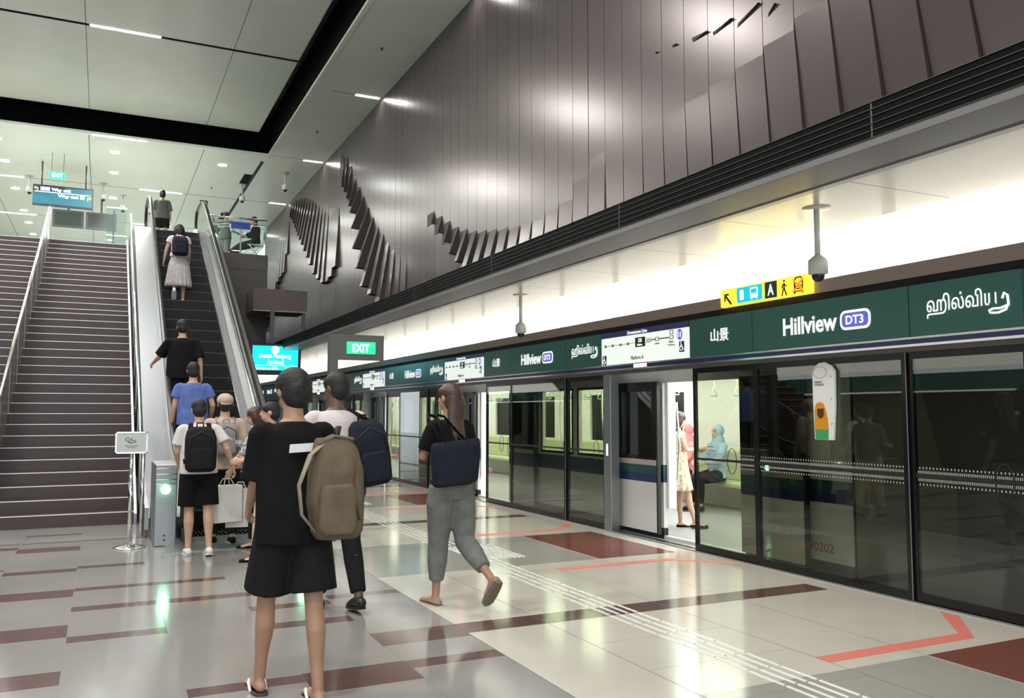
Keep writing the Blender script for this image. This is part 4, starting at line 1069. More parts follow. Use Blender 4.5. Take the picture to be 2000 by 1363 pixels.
            mb.tube([Ls + V((-sg * .03 * k, 0, -.022 * k)), Ls + V((0, 0, -.018 * k)), Ls.lerp(E_, .5), E_, E_.lerp(W, .3), W], [.044 * b, .048 * b, .043 * b, .037 * b, .037 * b, .024 * b], 12, roundcap=True)
            # hand: palm, four curled fingers, thumb
            ax = V((sg, 0, 0)); ax = (ax - fd * ax.dot(fd)).normalized(); pn = fd.cross(ax).normalized()
            if pn.y < 0: pn = -pn
            spread = pn if abs(pn.y) > .3 else ax     # finger row direction
            if True: spread = pn; palm = -ax
            c0 = W + fd * .045 * k
            mb.tube([W - fd * .01 * k, W + fd * .03 * k, W + fd * .085 * k], [(.026 * k, .017 * k), (.036 * k, .016 * k), (.040 * k, .014 * k)], 12, side=spread, roundcap=True)
            cu = D(curl)
            for q in range(4):
                base = W + fd * .085 * k + spread * ((.030 - .0205 * q) * k); L = (.068, .078, .072, .056)[q] * k
                p1 = base + (fd * math.cos(cu * .5) + palm * math.sin(cu * .5)) * L * .45; p2 = p1 + (fd * math.cos(cu * 1.5) + palm * math.sin(cu * 1.5)) * L * .32
                p3 = p2 + (fd * math.cos(cu * 2.3) + palm * math.sin(cu * 2.3)) * L * .25
                mb.tube([base - fd * .02 * k, p1, p2, p3], [.0092 * k, .0086 * k, .008 * k, .007 * k], 8, roundcap=True)
            tb = W + fd * .028 * k + spread * .026 * k
            mb.tube([tb, tb + (spread * .6 + fd * .7 + palm * .3) * .035 * k, tb + (spread * .45 + fd + palm * .5) * .058 * k], [.013 * k, .0105 * k, .008 * k], 8, roundcap=True)
            J['hand' + side] = W + fd * .09 * k + palm * .02 * k
        blob('body', mb, s.skin, t, voxel, 1)
        s.body_done = True
        # face
        for sg in (-1, 1):
            e = obj('eye', MB().ell(H + hr @ V((sg * .031 * k, .079 * k, .010 * k)), (.011 * k, .006 * k, .0055 * k), 10, rot=hr), M_eye, t)
            obj('eyebrow', MB().tube([H + hr @ V((sg * .016 * k, .088 * k, .030 * k)), H + hr @ V((sg * .046 * k, .076 * k, .032 * k))], .0035 * k, 6), M_hair, t)
        obj('mouth', MB().ell(H + hr @ V((0, .090 * k, -.066 * k)), (.020 * k, .006 * k, .006 * k), 10, rot=hr), M_lip, t)
        s.hair(hair, hairm or M_hair)
        if feet == 'shoe': pass
    def torso(s, mb, g, z0=None, top=True, flare=0):
        J, k, b, up = s.J, s.k, s.b, s.up; X = (1, 0, 0); f = s.fem
        P = J['pelvis']; sh = J['neck'] - up * .045 * k
        hipw = (.172 if f else .160) * b; wa = (.122 if f else .148) * b; ch = (.148 if f else .172) * b
        pts = [P + Vector((0, -.005, -.07 * k)), P + Vector((0, -.01 * k, 0)), P + Vector((0, -.005, .08 * k)), J['waist'] + up * .02 * k, J['chest'], sh - up * .03 * k, sh + up * .012 * k, J['neck'] + up * .01 * k]
        rad = [(hipw * .8, .09 * b), (hipw, .115 * b), (hipw * .95, .105 * b), (wa, .095 * b), (ch, .115 * b), (ch * .96, .10 * b), (ch * .66, .074 * b), (.064 * b, .056 * b)]
        if z0 is not None: pts = pts[z0:]; rad = rad[z0:]
        rad = [(a + g, c + g) for a, c in rad]
        mb.tube(pts, rad, 24, side=X, roundcap=False)
    def hair(s, kind, m):
        J, k, hr = s.J, s.k, s.hrot; H = J['head']; V = Vector; mb = MB()
        if kind == 'none': return
        q_ = 1.10 if kind == 'messy' else 1.03
        mb.ell(H + hr @ V((0, -.018 * k, .036 * k)), (.084 * k * q_, .100 * k * q_, .090 * k * q_), 20, rot=hr)
        mb.ell(H + hr @ V((0, -.048 * k, -.012 * k)), (.080 * k * q_, .070 * k * q_, .088 * k * q_), 18, rot=hr)
        for sg in (-1, 1): mb.ell(H + hr @ V((sg * .060 * k, .018 * k, .045 * k)), (.026 * k, .05 * k, .045 * k), 12, rot=hr)
        if kind == 'messy':
            rnd = random.Random(3)
            for q in range(46):
                a = rnd.uniform(0, 2 * PI); e = rnd.uniform(-.2, 1.4)
                dv = V((math.cos(a) * math.cos(e), math.sin(a) * math.cos(e), math.sin(e)))
                if dv.y > .5 and dv.z < .5: continue
                c = H + hr @ V((dv.x * .082 * k, -.02 * k + dv.y * .09 * k, .03 * k + dv.z * .085 * k)); tan = hr @ V((-.3 * dv.x, -.4, -.9 + .3 * dv.z))
                mb.tube([c, c + tan * .03 * k + hr @ dv * .008, c + tan * .055 * k], [.014 * k, .011 * k, .004 * k], 6, roundcap=True)
        if kind in ('bob', 'long', 'pony'):
            mb.ell(H + hr @ V((0, -.045 * k, -.03 * k)), (.085 * k, .066 * k, .095 * k), 18, rot=hr)
        if kind == 'bob':
            for sg in (-1, 1): mb.tube([H + hr @ V((sg * .07 * k, -.01 * k, .05 * k)), H + hr @ V((sg * .083 * k, -.01 * k, -.03 * k)), H + hr @ V((sg * .07 * k, -.01 * k, -.11 * k))], [(.03 * k, .045 * k), (.03 * k, .05 * k), (.02 * k, .035 * k)], 12, roundcap=True)
            mb.tube([H + hr @ V((0, -.07 * k, .03 * k)), H + hr @ V((0, -.085 * k, -.05 * k)), H + hr @ V((0, -.07 * k, -.13 * k))], [(.07 * k, .04 * k), (.085 * k, .04 * k), (.06 * k, .03 * k)], 14, side=(1, 0, 0), roundcap=True)
        if kind == 'long':
            mb.tube([H + hr @ V((0, -.06 * k, .04 * k)), H + hr @ V((0, -.08 * k, -.06 * k)), J['neck'] + V((0, -.075 * k, -.02 * k)), J['chest'] + V((0, -.12 * k, .06 * k)), J['chest'] + V((.02 * k, -.135 * k, -.06 * k))], [(.075 * k, .04 * k), (.085 * k, .045 * k), (.075 * k, .04 * k), (.06 * k, .03 * k), (.03 * k, .018 * k)], 16, side=(1, 0, 0), roundcap=True)
        if kind == 'pony':
            mb.ell(H + hr @ V((0, -.10 * k, .03 * k)), (.03 * k, .03 * k, .03 * k), 12)
            mb.tube([H + hr @ V((0, -.10 * k, .03 * k)), H + hr @ V((0, -.14 * k, -.02 * k)), H + hr @ V((0, -.12 * k, -.13 * k))], [.022 * k, .026 * k, .010 * k], 10, roundcap=True)
        # open face region is in front, body head pokes through
        blob('hair', mb, m, s.t, .009, 1)
    # ---- clothes
    def shirt(s, m, name='shirt', sleeve=.55, g=.014, loose=.02, hem=-.06, voxel=None, long_=False):
        J, k, b, up = s.J, s.k, s.b, s.up; mb = MB(); P = J['pelvis']; sh = J['neck'] - up * .045 * k; f = s.fem
        hw = (.168 if f else .165) * b + g + loose; wa = (.130 if f else .158) * b + g + loose; ch = (.150 if f else .176) * b + g
        pts = [P + Vector((0, -.008, hem * k)), P + Vector((0, -.008, .06 * k)), J['waist'] + up * .03 * k, J['chest'], sh - up * .05 * k, sh - up * .008 * k, sh + up * .022 * k, J['neck'] - up * .004 * k]
        rad = [(hw, .118 * b + g + loose * .6), (hw * .98, .112 * b + g + loose * .5), (wa, .10 * b + g + loose * .5), (ch, .118 * b + g), (ch * .99, .108 * b + g), (ch * .97, .092 * b + g), (ch * .74, .076 * b + g * .5), (.074 * b, .064 * b)]
        mb.tube(pts, rad, 28, side=(1, 0, 0))
        for side in 'LR':
            sg = -1 if side == 'L' else 1
            S, E_, W = J['sh' + side], J['el' + side], J['wr' + side]
            mb.ell(S + Vector((-sg * .022 * k, 0, -.016 * k)), (.060 * b + g, .050 * b + g, .044 * b + g), 18); p = [S + Vector((0, 0, -.012 * k))]; r = [.046 * b + g]
            if sleeve <= 1: p += [S.lerp(E_, sleeve * .5), S.lerp(E_, sleeve)]; r += [.054 * b + g, .050 * b + g + loose * .5]
            else: p += [S.lerp(E_, .5), E_, E_.lerp(W, sleeve - 1)]; r += [.050 * b + g, .044 * b + g, .034 * b + g]
            mb.tube(p, r, 16)
        return blob(name, mb, m, s.t, voxel or s.voxel, 2)
    def trousers(s, m, name='trousers', to=1.85, g=.014, w0=1.0, w1=1.0, top=.13):
        """to: 0..1 thigh, 1..2 shin"""
        J, k, b = s.J, s.k, s.b; mb = MB(); P = J['pelvis']; hw = (.174 if s.fem else .162) * b + g
        mb.tube([P + Vector((0, -.008, -.085 * k)), P + Vector((0, -.01 * k, 0)), P + Vector((0, -.004, .07 * k)), P + Vector((0, 0, top * k))], [(hw * .86, .10 * b + g), (hw, .118 * b + g), (hw * .96, .110 * b + g), (hw * .86, .10 * b + g)], 24, side=(1, 0, 0))
        for side in 'LR':
            H_, K, A = J['hip' + side], J['knee' + side], J['ank' + side]
            p = [H_ + Vector((0, 0, .02)), H_.lerp(K, .3)]; r = [.094 * b + g, .090 * b * w0 + g]
            if to <= 1: p.append(H_.lerp(K, to)); r.append(.080 * b * w1 + g)
            else:
                p += [H_.lerp(K, .8), K, K.lerp(A, min(.35, to - 1)), K.lerp(A, to - 1)]; r += [.068 * b * w0 + g, .060 * b * w0 + g, .058 * b * w0 + g, .044 * b * w1 + g]
            mb.tube(p, r, 16)
        return blob(name, mb, m, s.t, s.voxel, 2)
    def skirt(s, m, name='skirt', length=.55, flare=.12, pleats=0, top=.12):
        J, k, b = s.J, s.k, s.b; P = J['pelvis']; rr = []; n = 72
        for q in range(11):
            t = q / 10; z = top * k - (length + top) * k * t
            a = (.135 + .05 * min(1, t * 3) + flare * t) * b; c = (.105 + .02 * min(1, t * 3) + flare * .9 * t) * b
            ring = []
            for j in range(n):
                an = 2 * PI * j / n; w = 1 + (.055 * t * math.cos(an * pleats) if pleats else .03 * t * math.cos(7 * an + 1))
                ring.append(P + Vector((a * w * math.cos(an), -.01 + c * w * math.sin(an), z)))
            rr.append(ring)
        o = obj(name, MB().rings(rr, True, False, 0, True), m, s.t); so = o.modifiers.new('solid', 'SOLIDIFY'); so.thickness = .006
        return o
    def shoes(s, m, sole, kind='sneaker'):
        J, k = s.J, s.k
        for side in 'LR':
            an, fd, dn = J['ank' + side], J['fdir' + side], J['fdn' + side]; h_, t_ = J['heel' + side], J['toe' + side]
            mb = MB()
            if kind == 'sneaker': mb.tube([h_ + fd * -.008 * k - dn * .004, an + fd * .02 * k + dn * .03 * k, an + fd * .11 * k + dn * .045 * k, t_ + fd * .012 * k], [(.038 * k, .042 * k), (.043 * k, .046 * k), (.050 * k, .032 * k), (.042 * k, .020 * k)], 14, side=(1, 0, 0), roundcap=True)
            else: mb.tube([h_ - fd * .004 * k + dn * .006, an + fd * .04 * k + dn * .050 * k, t_ + fd * .015 * k], [(.036 * k, .026 * k), (.042 * k, .020 * k), (.040 * k, .018 * k)], 14, side=(1, 0, 0), roundcap=True)
            o = blob('shoe', mb, m, s.t, .009, 1)
            sm = MB(); c0 = an + dn * .068 * k
            P_ = [(-.062, -.03), (-.055, .03), (0, .042), (.10, .050), (.17, .047), (.20, .02), (.205, -.01), (.19, -.04), (.12, -.048), (0, -.040)]
            sm.prism([c0 + fd * (u * k) + Vector((v * k, 0, 0)) for u, v in P_], dn * (.018 * k if kind != 'wedge' else .03 * k)); obj('sole', sm, sole, o, bevel=.003)
    def flipflops(s, m, strapm):
        J, k = s.J, s.k
        for side in 'LR':
            an, fd, dn = J['ank' + side], J['fdir' + side], J['fdn' + side]; sm = MB(); c0 = an + dn * .074 * k; sg = -1 if side == 'L' else 1
            P_ = [(-.075, -.015), (-.065, .03), (-.02, .042), (.06, .044), (.14, .055), (.20, .045), (.225, .01), (.215, -.02), (.17, -.045), (.08, -.042), (-.02, -.040), (-.06, -.032)]
            sm.prism([c0 + fd * (u * k) + Vector((v * k * sg, 0, 0)) for u, v in P_], dn * .020 * k); o = obj('flip_flop', sm, m, s.t, bevel=.004)
            b2 = MB(); T = c0 + fd * .165 * k - dn * .002 + Vector((-sg * .012 * k, 0, 0))
            for v in (-1, 1): b2.tube([T, c0 + fd * .115 * k - dn * .042 * k + Vector((v * .030 * k, 0, 0)), c0 + fd * .065 * k - dn * .035 * k + Vector((v * .044 * k, 0, 0)), c0 + fd * .03 * k - dn * .0 * k + Vector((v * .043 * k, 0, 0))], .0085 * k, 8, roundcap=True)
            obj('strap', b2, strapm, o)
    def item(s, name, label, cat, group=None):
        t = thing(name, label, cat, s.t.location, s.t.rotation_euler.z, group); t['local'] = 1; return t

def backpack(p, m, label, size=(.30, .44, .17), off=(0, 0), strap=None, drop=.02, tilt=0, onearm=None):
    t = p.item('backpack', label, 'backpack'); J, k, up = p.J, p.k, p.up
    w, h, d = size; c = J['neck'] - up * (drop + h / 2) * 1 + Vector((off[0], -.115 * p.b - d / 2 - .02 + off[1], 0))
    Rm = Matrix.Rotation(D(tilt), 3, 'Y')
    def pt(x, y, z): return c + Rm @ (Vector((x, y, 0)) + up * z)
    mb = MB(); pr = [(-.5, .75, .8), (-.42, .95, .95), (-.1, 1.0, 1.0), (.25, .98, .95), (.42, .85, .75), (.5, .6, .45)]
    rr = []
    for zz, sx_, sy_ in pr:
        ring = []
        for j in range(28):
            a = 2 * PI * j / 28; e = .55
            ca, sa = math.cos(a), math.sin(a); ring.append(pt(w / 2 * sx_ * math.copysign(abs(ca) ** e, ca), d / 2 * sy_ * math.copysign(abs(sa) ** e, sa) + (d / 2 * (1 - sy_)), zz * h))
        rr.append(ring)
    mb.rings(rr); b_ = blob('bag_body', mb, m, t, .012, 2)
    mb = MB(); mb.rings([[pt(w * .36 * s_ * math.copysign(abs(math.cos(a)) ** .5, math.cos(a)), -d / 2 - .018 + .03 * math.copysign(abs(math.sin(a)) ** .5, math.sin(a)), zz * h) for a in [2 * PI * j / 24 for j in range(24)]] for zz, s_ in ((-.42, .9), (-.3, 1), (-.05, 1), (.02, .85))]); blob('front_pocket', mb, m, t, .010, 1)
    obj('carry_loop', MB().tube([pt(-.035, d / 2 - .02, h * .49), pt(-.03, d / 2 - .02, h * .49 + .045), pt(.03, d / 2 - .02, h * .49 + .045), pt(.035, d / 2 - .02, h * .49)], .008, 8, roundcap=True), strap or m, t)
    for side in ('L', 'R') if onearm is None else (onearm,):
        sg = -1 if side == 'L' else 1; S = J['sh' + side]
        if onearm: pts = None
        fr = .125 * p.b + .03; x = sg * .095 * k
        q = [pt(sg * w * .3, d / 2 - .01, h * .42), Vector((x, -.03, 0)) + J['neck'] - up * .01 + Vector((0, 0, .012 * k)), Vector((x * 1.1, .075 * k, 0)) + J['neck'] - up * .06 * k, Vector((x * 1.25, fr, 0)) + J['chest'] - Vector((0, 0, 0)), Vector((x * 1.6, .06, 0)) + J['waist'] + up * .05, pt(sg * w * .42, d / 2 - .02, -h * .32)]
        obj('shoulder_strap', MB().tube(q, [(.026, .008)] * len(q), 10, side=(1, 0, 0)), strap or m, t)
    obj('zip_line', MB().tube([pt(-w * .36, -d / 2 - .002, -.02 * h), pt(-w * .36, -d / 2 + .005, .26 * h), pt(0, -d / 2 + .02, .40 * h), pt(w * .36, -d / 2 + .005, .26 * h), pt(w * .36, -d / 2 - .002, -.02 * h)], .004, 6), M_black, t)
    return t, pt

# -- 1 near man: black tee, black shorts, flip-flops
p = Person('person in black T-shirt and black shorts with olive bag and white-strapped flip-flops, nearest the camera', (.94, 4.66, 0), 4, 1.73, M_skint, 'messy', None, lean=4, head=(6, 16),
           legL=(14, 3, 4), legR=(-8, 2, 2), armL=(8, 2, 44, 4), armR=(10, 8, 55, 5), build=.93, feet='flip', voxel=.009, footp=(-4, 0))
p.shirt(F_black, 'tshirt', .95, .018, .035, -.10)
p.trousers(F_black2, 'shorts', .84, .022, 1.12, 1.42)
p.flipflops(mat('flipflop_sole', (.05, .035, .03), .6), mat('flipflop_strap', (.75, .76, .74), .45))
J = p.J
pc = J['neck'] - p.up * .14 + Vector((.02, -.130 * p.b - .030, 0))
obj('print_patch', flat([(-.085, -.026), (.085, -.018), (.088, .026), (-.08, .018)], pc, Matrix(((1, 0, 0), (0, .12, -1), (0, 1, .12))), .012), fabric('white_print', (.66, .66, .66), .05), p.t)
# olive bag hanging on his right side
t = p.item('backpack', 'olive brown canvas backpack slung at the side of the nearest person', 'backpack')
bc = J['pelvis'] + Vector((.165, -.20, .20))
mb = MB(); rr = []
for zz, sx_, sy_, ox in ((-.27, .72, .7, .01), (-.23, .9, .95, .01), (-.08, 1.0, 1.05, .0), (.08, .96, 1.0, 0), (.19, .80, .75, -.005), (.255, .62, .45, -.02)):
    rr.append([bc + Vector((ox + .150 * sx_ * math.copysign(abs(math.cos(a)) ** .7, math.cos(a)), .095 * sy_ * math.copysign(abs(math.sin(a)) ** .7, math.sin(a)), zz)) for a in [2 * PI * j / 32 for j in range(32)]])
mb.rings(rr); blob('bag_body', mb, F_olive, t, .010, 3)
mb = MB(); mb.rings([[bc + Vector((-.02 + .10 * s_ * math.copysign(abs(math.cos(a)) ** .6, math.cos(a)), -.105 + .035 * math.copysign(abs(math.sin(a)) ** .6, math.sin(a)), zz)) for a in [2 * PI * j / 24 for j in range(24)]] for zz, s_ in ((-.235, .8), (-.2, 1), (-.03, .97), (.02, .8))]); blob('front_pocket', mb, F_olive, t, .009, 2)
S1 = [bc + Vector((-.06, -.02, .24)), bc + Vector((-.155, -.06, .17)), bc + Vector((-.215, -.075, .02)), bc + Vector((-.195, -.06, -.13)), bc + Vector((-.12, -.05, -.22))]
obj('hanging_strap', MB().tube(S1, [(.024, .008)] * 5, 10, side=(0, 1, .2)), fabric('strap_tan', (.30, .25, .20)), t)
obj('top_flap', MB().tube([bc + Vector((-.10, .0, .225)), bc + Vector((-.02, -.0, .262)), bc + Vector((.08, .0, .245))], [(.05, .012)] * 3, 10, side=(0, 1, 0), roundcap=True), F_olive, t)
obj('carry_loop', MB().tube([bc + Vector((.0, 0, .25)), bc + Vector((.02, .03, .31)), J['elR'] + Vector((0, .02, .02))], [(.018, .007)] * 3, 8), fabric('strap_dark', (.05, .04, .035)), t)
obj('zip_line', MB().tube([bc + Vector((.08, -.09, .15)), bc + Vector((.055, -.118, -.02)), bc + Vector((.10, -.10, -.17))], .004, 6), fabric('zip_rust', (.12, .05, .03)), t)

# -- 2 man in pale shirt
p = Person('person with dark skin in a pale short-sleeved shirt and dark trousers carrying a black backpack', (1.66, 6.62, 0), 4, 1.80, M_skind, 'short', None, lean=3, head=(2, 30),
           legL=(8, 1, 6), legR=(-10, 1, 16), armL=(14, 10, 60, 8), armR=(-4, 9, 20, 0), voxel=.011, footp=(0, -8))
p.shirt(F_lilac, 'shirt', .85, .016, .03, -.02); p.trousers(F_black2, 'trousers', 1.92); p.shoes(M_black, M_blackm)
backpack(p, F_navy, 'black backpack worn over one shoulder of the person in the pale shirt', (.30, .50, .18), (.20, .02), F_black, .08, -8, 'R')
t = p.item('bottle', 'clear water bottle in the side pocket of the black backpack', 'bottle')
bt = p.J['waist'] + Vector((.10, -.25, -.07)); obj('bottle_body', MB().lathe([(.03, -.09), (.033, -.05), (.033, .05), (.014, .085), (.013, .10)], tuple(bt), 16), mat('bottle_plastic', (.45, .55, .58), .2), t)
obj('cap', MB().lathe([(.015, .10), (.015, .118)], tuple(bt), 12), F_blue, t)

# -- 3 woman with tote
p = Person('person with long brown hair and grey cropped trousers walking with a dark tote', (2.50, 6.32, 0), 12, 1.72, M_skint, 'long', M_hairb, lean=2, head=(0, 16),
           legL=(8, -1, 3), legR=(-8, 1, 48), armL=(16, 10, 100, 55), armR=(-2, 6, 30, 5), fem=True, voxel=.010, footp=(0, -50), build=.93)
p.shirt(F_black, 'top', .75, .014, .012, .02); p.trousers(F_grey, 'trousers', 1.72, .016, 1.2, 1.05); p.shoes(mat('shoe_taupe', (.30, .23, .18), .4), mat('shoe_wedge', (.16, .12, .09), .5), 'wedge')
t = p.item('tote_bag', 'large dark navy tote bag on the shoulder of the walking person', 'bag'); J = p.J
bc = J['waist'] + Vector((-.09, -.20, .045))
mb = MB(); rr = []
for zz, w_, d_ in ((-.17, .17, .055), (-.15, .19, .07), (0, .205, .075), (.13, .215, .06), (.165, .21, .035)):
    rr.append([bc + Vector((w_ * math.copysign(abs(math.cos(a)) ** .45, math.cos(a)), d_ * math.copysign(abs(math.sin(a)) ** .6, math.sin(a)), zz + .10 * math.cos(a) * w_)) for a in [2 * PI * j / 32 for j in range(32)]])
mb.rings(rr); blob('bag_body', mb, F_navy, t, .010, 2)
for dy in (-.035, .03):
    obj('handle', MB().tube([bc + Vector((-.12, dy, .15)), J['shL'] + Vector((-.02, dy * 2, .075)), J['shL'] + Vector((.05, dy * 2, .06)), bc + Vector((.08, dy, .15))], [(.014, .005)] * 4, 8), F_black, t)

# -- 4 boy with black backpack
p = Person('person in white T-shirt, black shorts and white shoes at the escalator foot', (.95, 9.72, 0), 2, 1.63, M_skin, 'short', None, lean=4, head=(8, 0),
           legL=(4, 0, 5), legR=(-9, 2, 6), armL=(5, 9, 40, 15), armR=(-18, 24, 40, -8), voxel=.011, footp=(0, -14))
p.shirt(F_white, 'tshirt', .7, .014, .03, -.02); p.trousers(F_black, 'shorts', .88, .02, 1.1, 1.3); p.shoes(mat('shoe_white', (.72, .72, .70), .5), MATS['shoe_white'])
backpack(p, F_black2, 'black rounded backpack of the person in white shoes', (.32, .47, .18), (-.01, 0), F_black, .03)
# -- 5 cap
p = Person('person in a pink-beige cap and beige shirt with a grey backpack, dark trousers', (1.30, 10.45, 0), 0, 1.70, M_skin, 'short', None, lean=3, legL=(5, 1, 4), legR=(-6, 1, 5), armL=(0, 8, 30, 5), armR=(-4, 12, 28, 5), voxel=.012)
p.shirt(F_beige, 'shirt', 1.5, .016, .03, -.06); p.trousers(F_black2, 'trousers', 1.92); p.shoes(F_black, mat('sole_white', (.7, .7, .7), .5))
backpack(p, F_bagg, 'grey backpack of the person in the cap', (.27, .38, .14), (0, .02), F_bagg, .06)
t = p.item('cap', 'pink-beige baseball cap with the strap at the back', 'cap'); H = p.J['head']; k = p.k
mb = MB(); mb.ell(H + Vector((0, -.012, .045)), (.098 * k, .112 * k, .085 * k), 24); blob('crown', mb, F_beige, t, .010, 1)
obj('brim', flat([(.085 * math.cos(a), .05 + .12 * math.sin(a)) for a in [PI * q / 12 for q in range(13)]], H + Vector((0, .04, .04)), Matrix(((1, 0, 0), (0, 1, 0), (0, 0, 1))), .006), F_beige, t)
obj('back_strap', MB().tube([H + Vector((-.06, -.10, .005)), H + Vector((0, -.128, .0)), H + Vector((.06, -.10, .005))], [(.012, .004)] * 3, 8, side=(0, 0, 1)), F_beige, t)
# -- 6 woman with patterned top and shopping bags
M_patt = mat('patterned_blouse', (.62, .60, .58), .85, color2=(.06, .055, .055), nscale=34)
p = Person('person in a black and white patterned blouse holding shopping bags', (1.64, 9.95, 0), 66, 1.56, M_skin, 'bob', M_hairb, lean=6, head=(10, 10),
           legL=(6, 1, 4), legR=(-6, 1, 6), armL=(26, 4, 8, 0), armR=(42, 6, 78, 20), fem=True, voxel=.012)
p.shirt(M_patt, 'blouse', 1.7, .016, .02, -.05); p.trousers(F_black2, 'trousers', 1.9); p.shoes(F_black, M_blackm, 'flat')
hl = p.J['handL']; hl_w = Matrix.Translation(p.t.location) @ Matrix.Rotation(p.t.rotation_euler.z, 4, 'Z') @ hl
def paper_bag(name, label, c, w, h, d, m, rot, extra=None):
    t = thing(name, label, 'shopping bag', (c[0], c[1], c[2] - h), D(rot), 'shopping bags'); t['local'] = 1
    obj('bag_body', MB().rings([[(-w / 2, -d / 2, 0), (w / 2, -d / 2, 0), (w / 2, d / 2, 0), (-w / 2, d / 2, 0)], [(-w / 2 * .98, -d / 2, h), (w / 2 * .98, -d / 2, h), (w / 2 * .98, d / 2, h), (-w / 2 * .98, d / 2, h)]], True, True, 0, False), m, t, bevel=.006)
    for s_ in (-1, 1): obj('handle', MB().tube([(-w * .2, s_ * d / 2, h - .01), (-w * .1, s_ * d * .2, h + .07), (w * .1, s_ * d * .2, h + .07), (w * .2, s_ * d / 2, h - .01)], .005, 6), m, t)
    return t
M_pbag = mat('bag_white_paper', (.70, .68, .67), .55); M_pl = mat('bag_white_plastic', (.60, .59, .57), .4)
paper_bag('shopping_bag', 'white paper shopping bag with dark side hanging from a hand', (hl_w.x - .02, hl_w.y - .03, hl_w.z - .10), .32, .40, .13, M_pbag, 18)
obj('dark_side', BOX(.158, .166, -.055, .055, .02, .38), mat('bag_dark', (.10, .09, .085), .6), [o for o in COL.objects if o.name.startswith('shopping_bag')][-1])
paper_bag('shopping_bag', 'crumpled white plastic bag hanging behind the paper shopping bag', (hl_w.x + .14, hl_w.y + .06, hl_w.z - .15), .30, .42, .15, M_pl, -10)
# -- 7 blue shirt, 8 black tee, 9 skirt girl, 10 top
p = Person('person in a blue shirt standing on the lowest escalator steps', (1.10, 12.25, .231 + .0), 0, 1.70, M_skin, 'short', None, lean=2, armL=(0, 10, 20, 0), armR=(-5, 16, 50, 10), voxel=.013); p.t.location.z = round((12.2 - EY0 + .2 - .2) * EK, 3)
p.shirt(F_blue, 'tshirt', .6, .014, .03, -.04); p.trousers(F_black2, 'trousers', 1.92); p.shoes(F_black, M_blackm)
def on_step(y):   # step top under y
    k_ = int((y - 11.0) / .40); yy = 11.0 + k_ * .40; return min(ZU, round(max(0, (yy - EY0 + .2)) * EK, 4))
p.t.location.z = on_step(12.25)
p = Person('person in a black T-shirt on the escalator resting a hand on the left handrail', (1.05, 13.55, on_step(13.55)), 0, 1.72, M_skin, 'short', None, lean=3, armL=(26, 24, 40, -8), armR=(-8, 14, 20, 0), voxel=.013, legL=(4, 2, 2), legR=(-3, 2, 2))
p.shirt(F_black, 'tshirt', .95, .018, .04, -.08); p.trousers(F_black2, 'trousers', 1.92); p.shoes(F_black, M_blackm)
p = Person('person in a pale pleated skirt and white top climbing the escalator with a dark backpack', (1.30, 18.15, on_step(18.15)), 0, 1.62, M_skin, 'bob', None, lean=12, head=(18, 0), legL=(14, 1, 62), legR=(4, 1, 2), armL=(10, 18, 6, 0), armR=(16, 10, 30, 0), fem=True, voxel=.013, footp=(-45, 0))
p.shirt(F_white, 'top', .45, .014, .02, .05); p.skirt(F_skirt, 'skirt', .60, .085, 18); p.shoes(MATS['shoe_white'], MATS['shoe_white'])
backpack(p, F_navy, 'dark backpack of the person in the pale skirt', (.31, .42, .17), (0, 0), F_navy, .04)
p = Person('person in a grey-green T-shirt and dark shorts stepping off at the top of the escalator', (1.27, 24.15, ZU), 0, 1.62, M_skin, 'pony', None, lean=1, armL=(4, 10, 30, 0), armR=(4, 10, 35, 0), fem=True, voxel=.013, legL=(3, 2, 2), legR=(-3, 2, 2))
p.shirt(F_green, 'tshirt', .95, .014, .03, -.02); p.trousers(F_black2, 'shorts', .62, .02, 1.1, 1.2); p.shoes(F_black, M_blackm)
# -- landing people
p = Person('person in a dark vest with pale stripes standing behind the landing guard rail', (3.14, 26.2, ZU), -55, 1.66, M_skint, 'short', None, armL=(10, 8, 60, 10), armR=(10, 8, 70, 10), voxel=.015)
p.shirt(F_white, 'shirt', 1.6, .012, .01, -.04); p.shirt(F_green, 'vest', .12, .026, .02, -.06); p.trousers(F_grey, 'trousers', 1.9); p.shoes(F_black, M_blackm)
mb = MB()
for z in (-.02, .06): mb.tube([p.J['chest'] + Vector((.20 * math.cos(a), .145 * math.sin(a), z)) for a in [2 * PI * q / 24 for q in range(25)]], .012, 6)
obj('vest_stripe', mb, F_white, p.t)
t = thing('folding_chair', 'pale folding chair by the bronze wall on the upper landing', 'chair', (3.78, 24.75, ZU), D(75)); t['local'] = 1
for x in (-.19, .19):
    obj('leg', MB().tube([(x, -.22, 0), (x, .16, .46)], .012, 8), M_camw, t); obj('leg', MB().tube([(x, .22, 0), (x, -.20, .46), (x, -.26, .85)], .012, 8), M_camw, t)
obj('seat', BOX(-.2, .2, -.19, .2, .44, .465), M_camw, t, bevel=.01); obj('backrest', BOX(-.19, .19, -.26, -.24, .62, .84), M_camw, t, bevel=.008)
p = Person('person in dark clothes sitting with legs stretched on the folding chair', (3.78, 24.75, ZU), 75, 1.62, M_skint, 'short', None, lean=-2, head=(22, 0), legL=(78, 3, 25), legR=(70, 3, 20), armL=(24, 6, 55, 22), armR=(24, 6, 55, 22), voxel=.015, ground=.53)
p.shirt(F_black, 'jacket', 1.7, .018, .02, -.02); p.trousers(F_black2, 'trousers', 1.9); p.shoes(F_black, M_blackm)
p = Person('person seen through the escalator glass on the upper floor', (2.75, 26.6, ZU), 180, 1.60, M_skin, 'bob', None, voxel=.016, fem=True)
p.shirt(F_grey, 'shirt', 1.5); p.trousers(F_black2, 'trousers', 1.9); p.shoes(F_black, M_blackm)
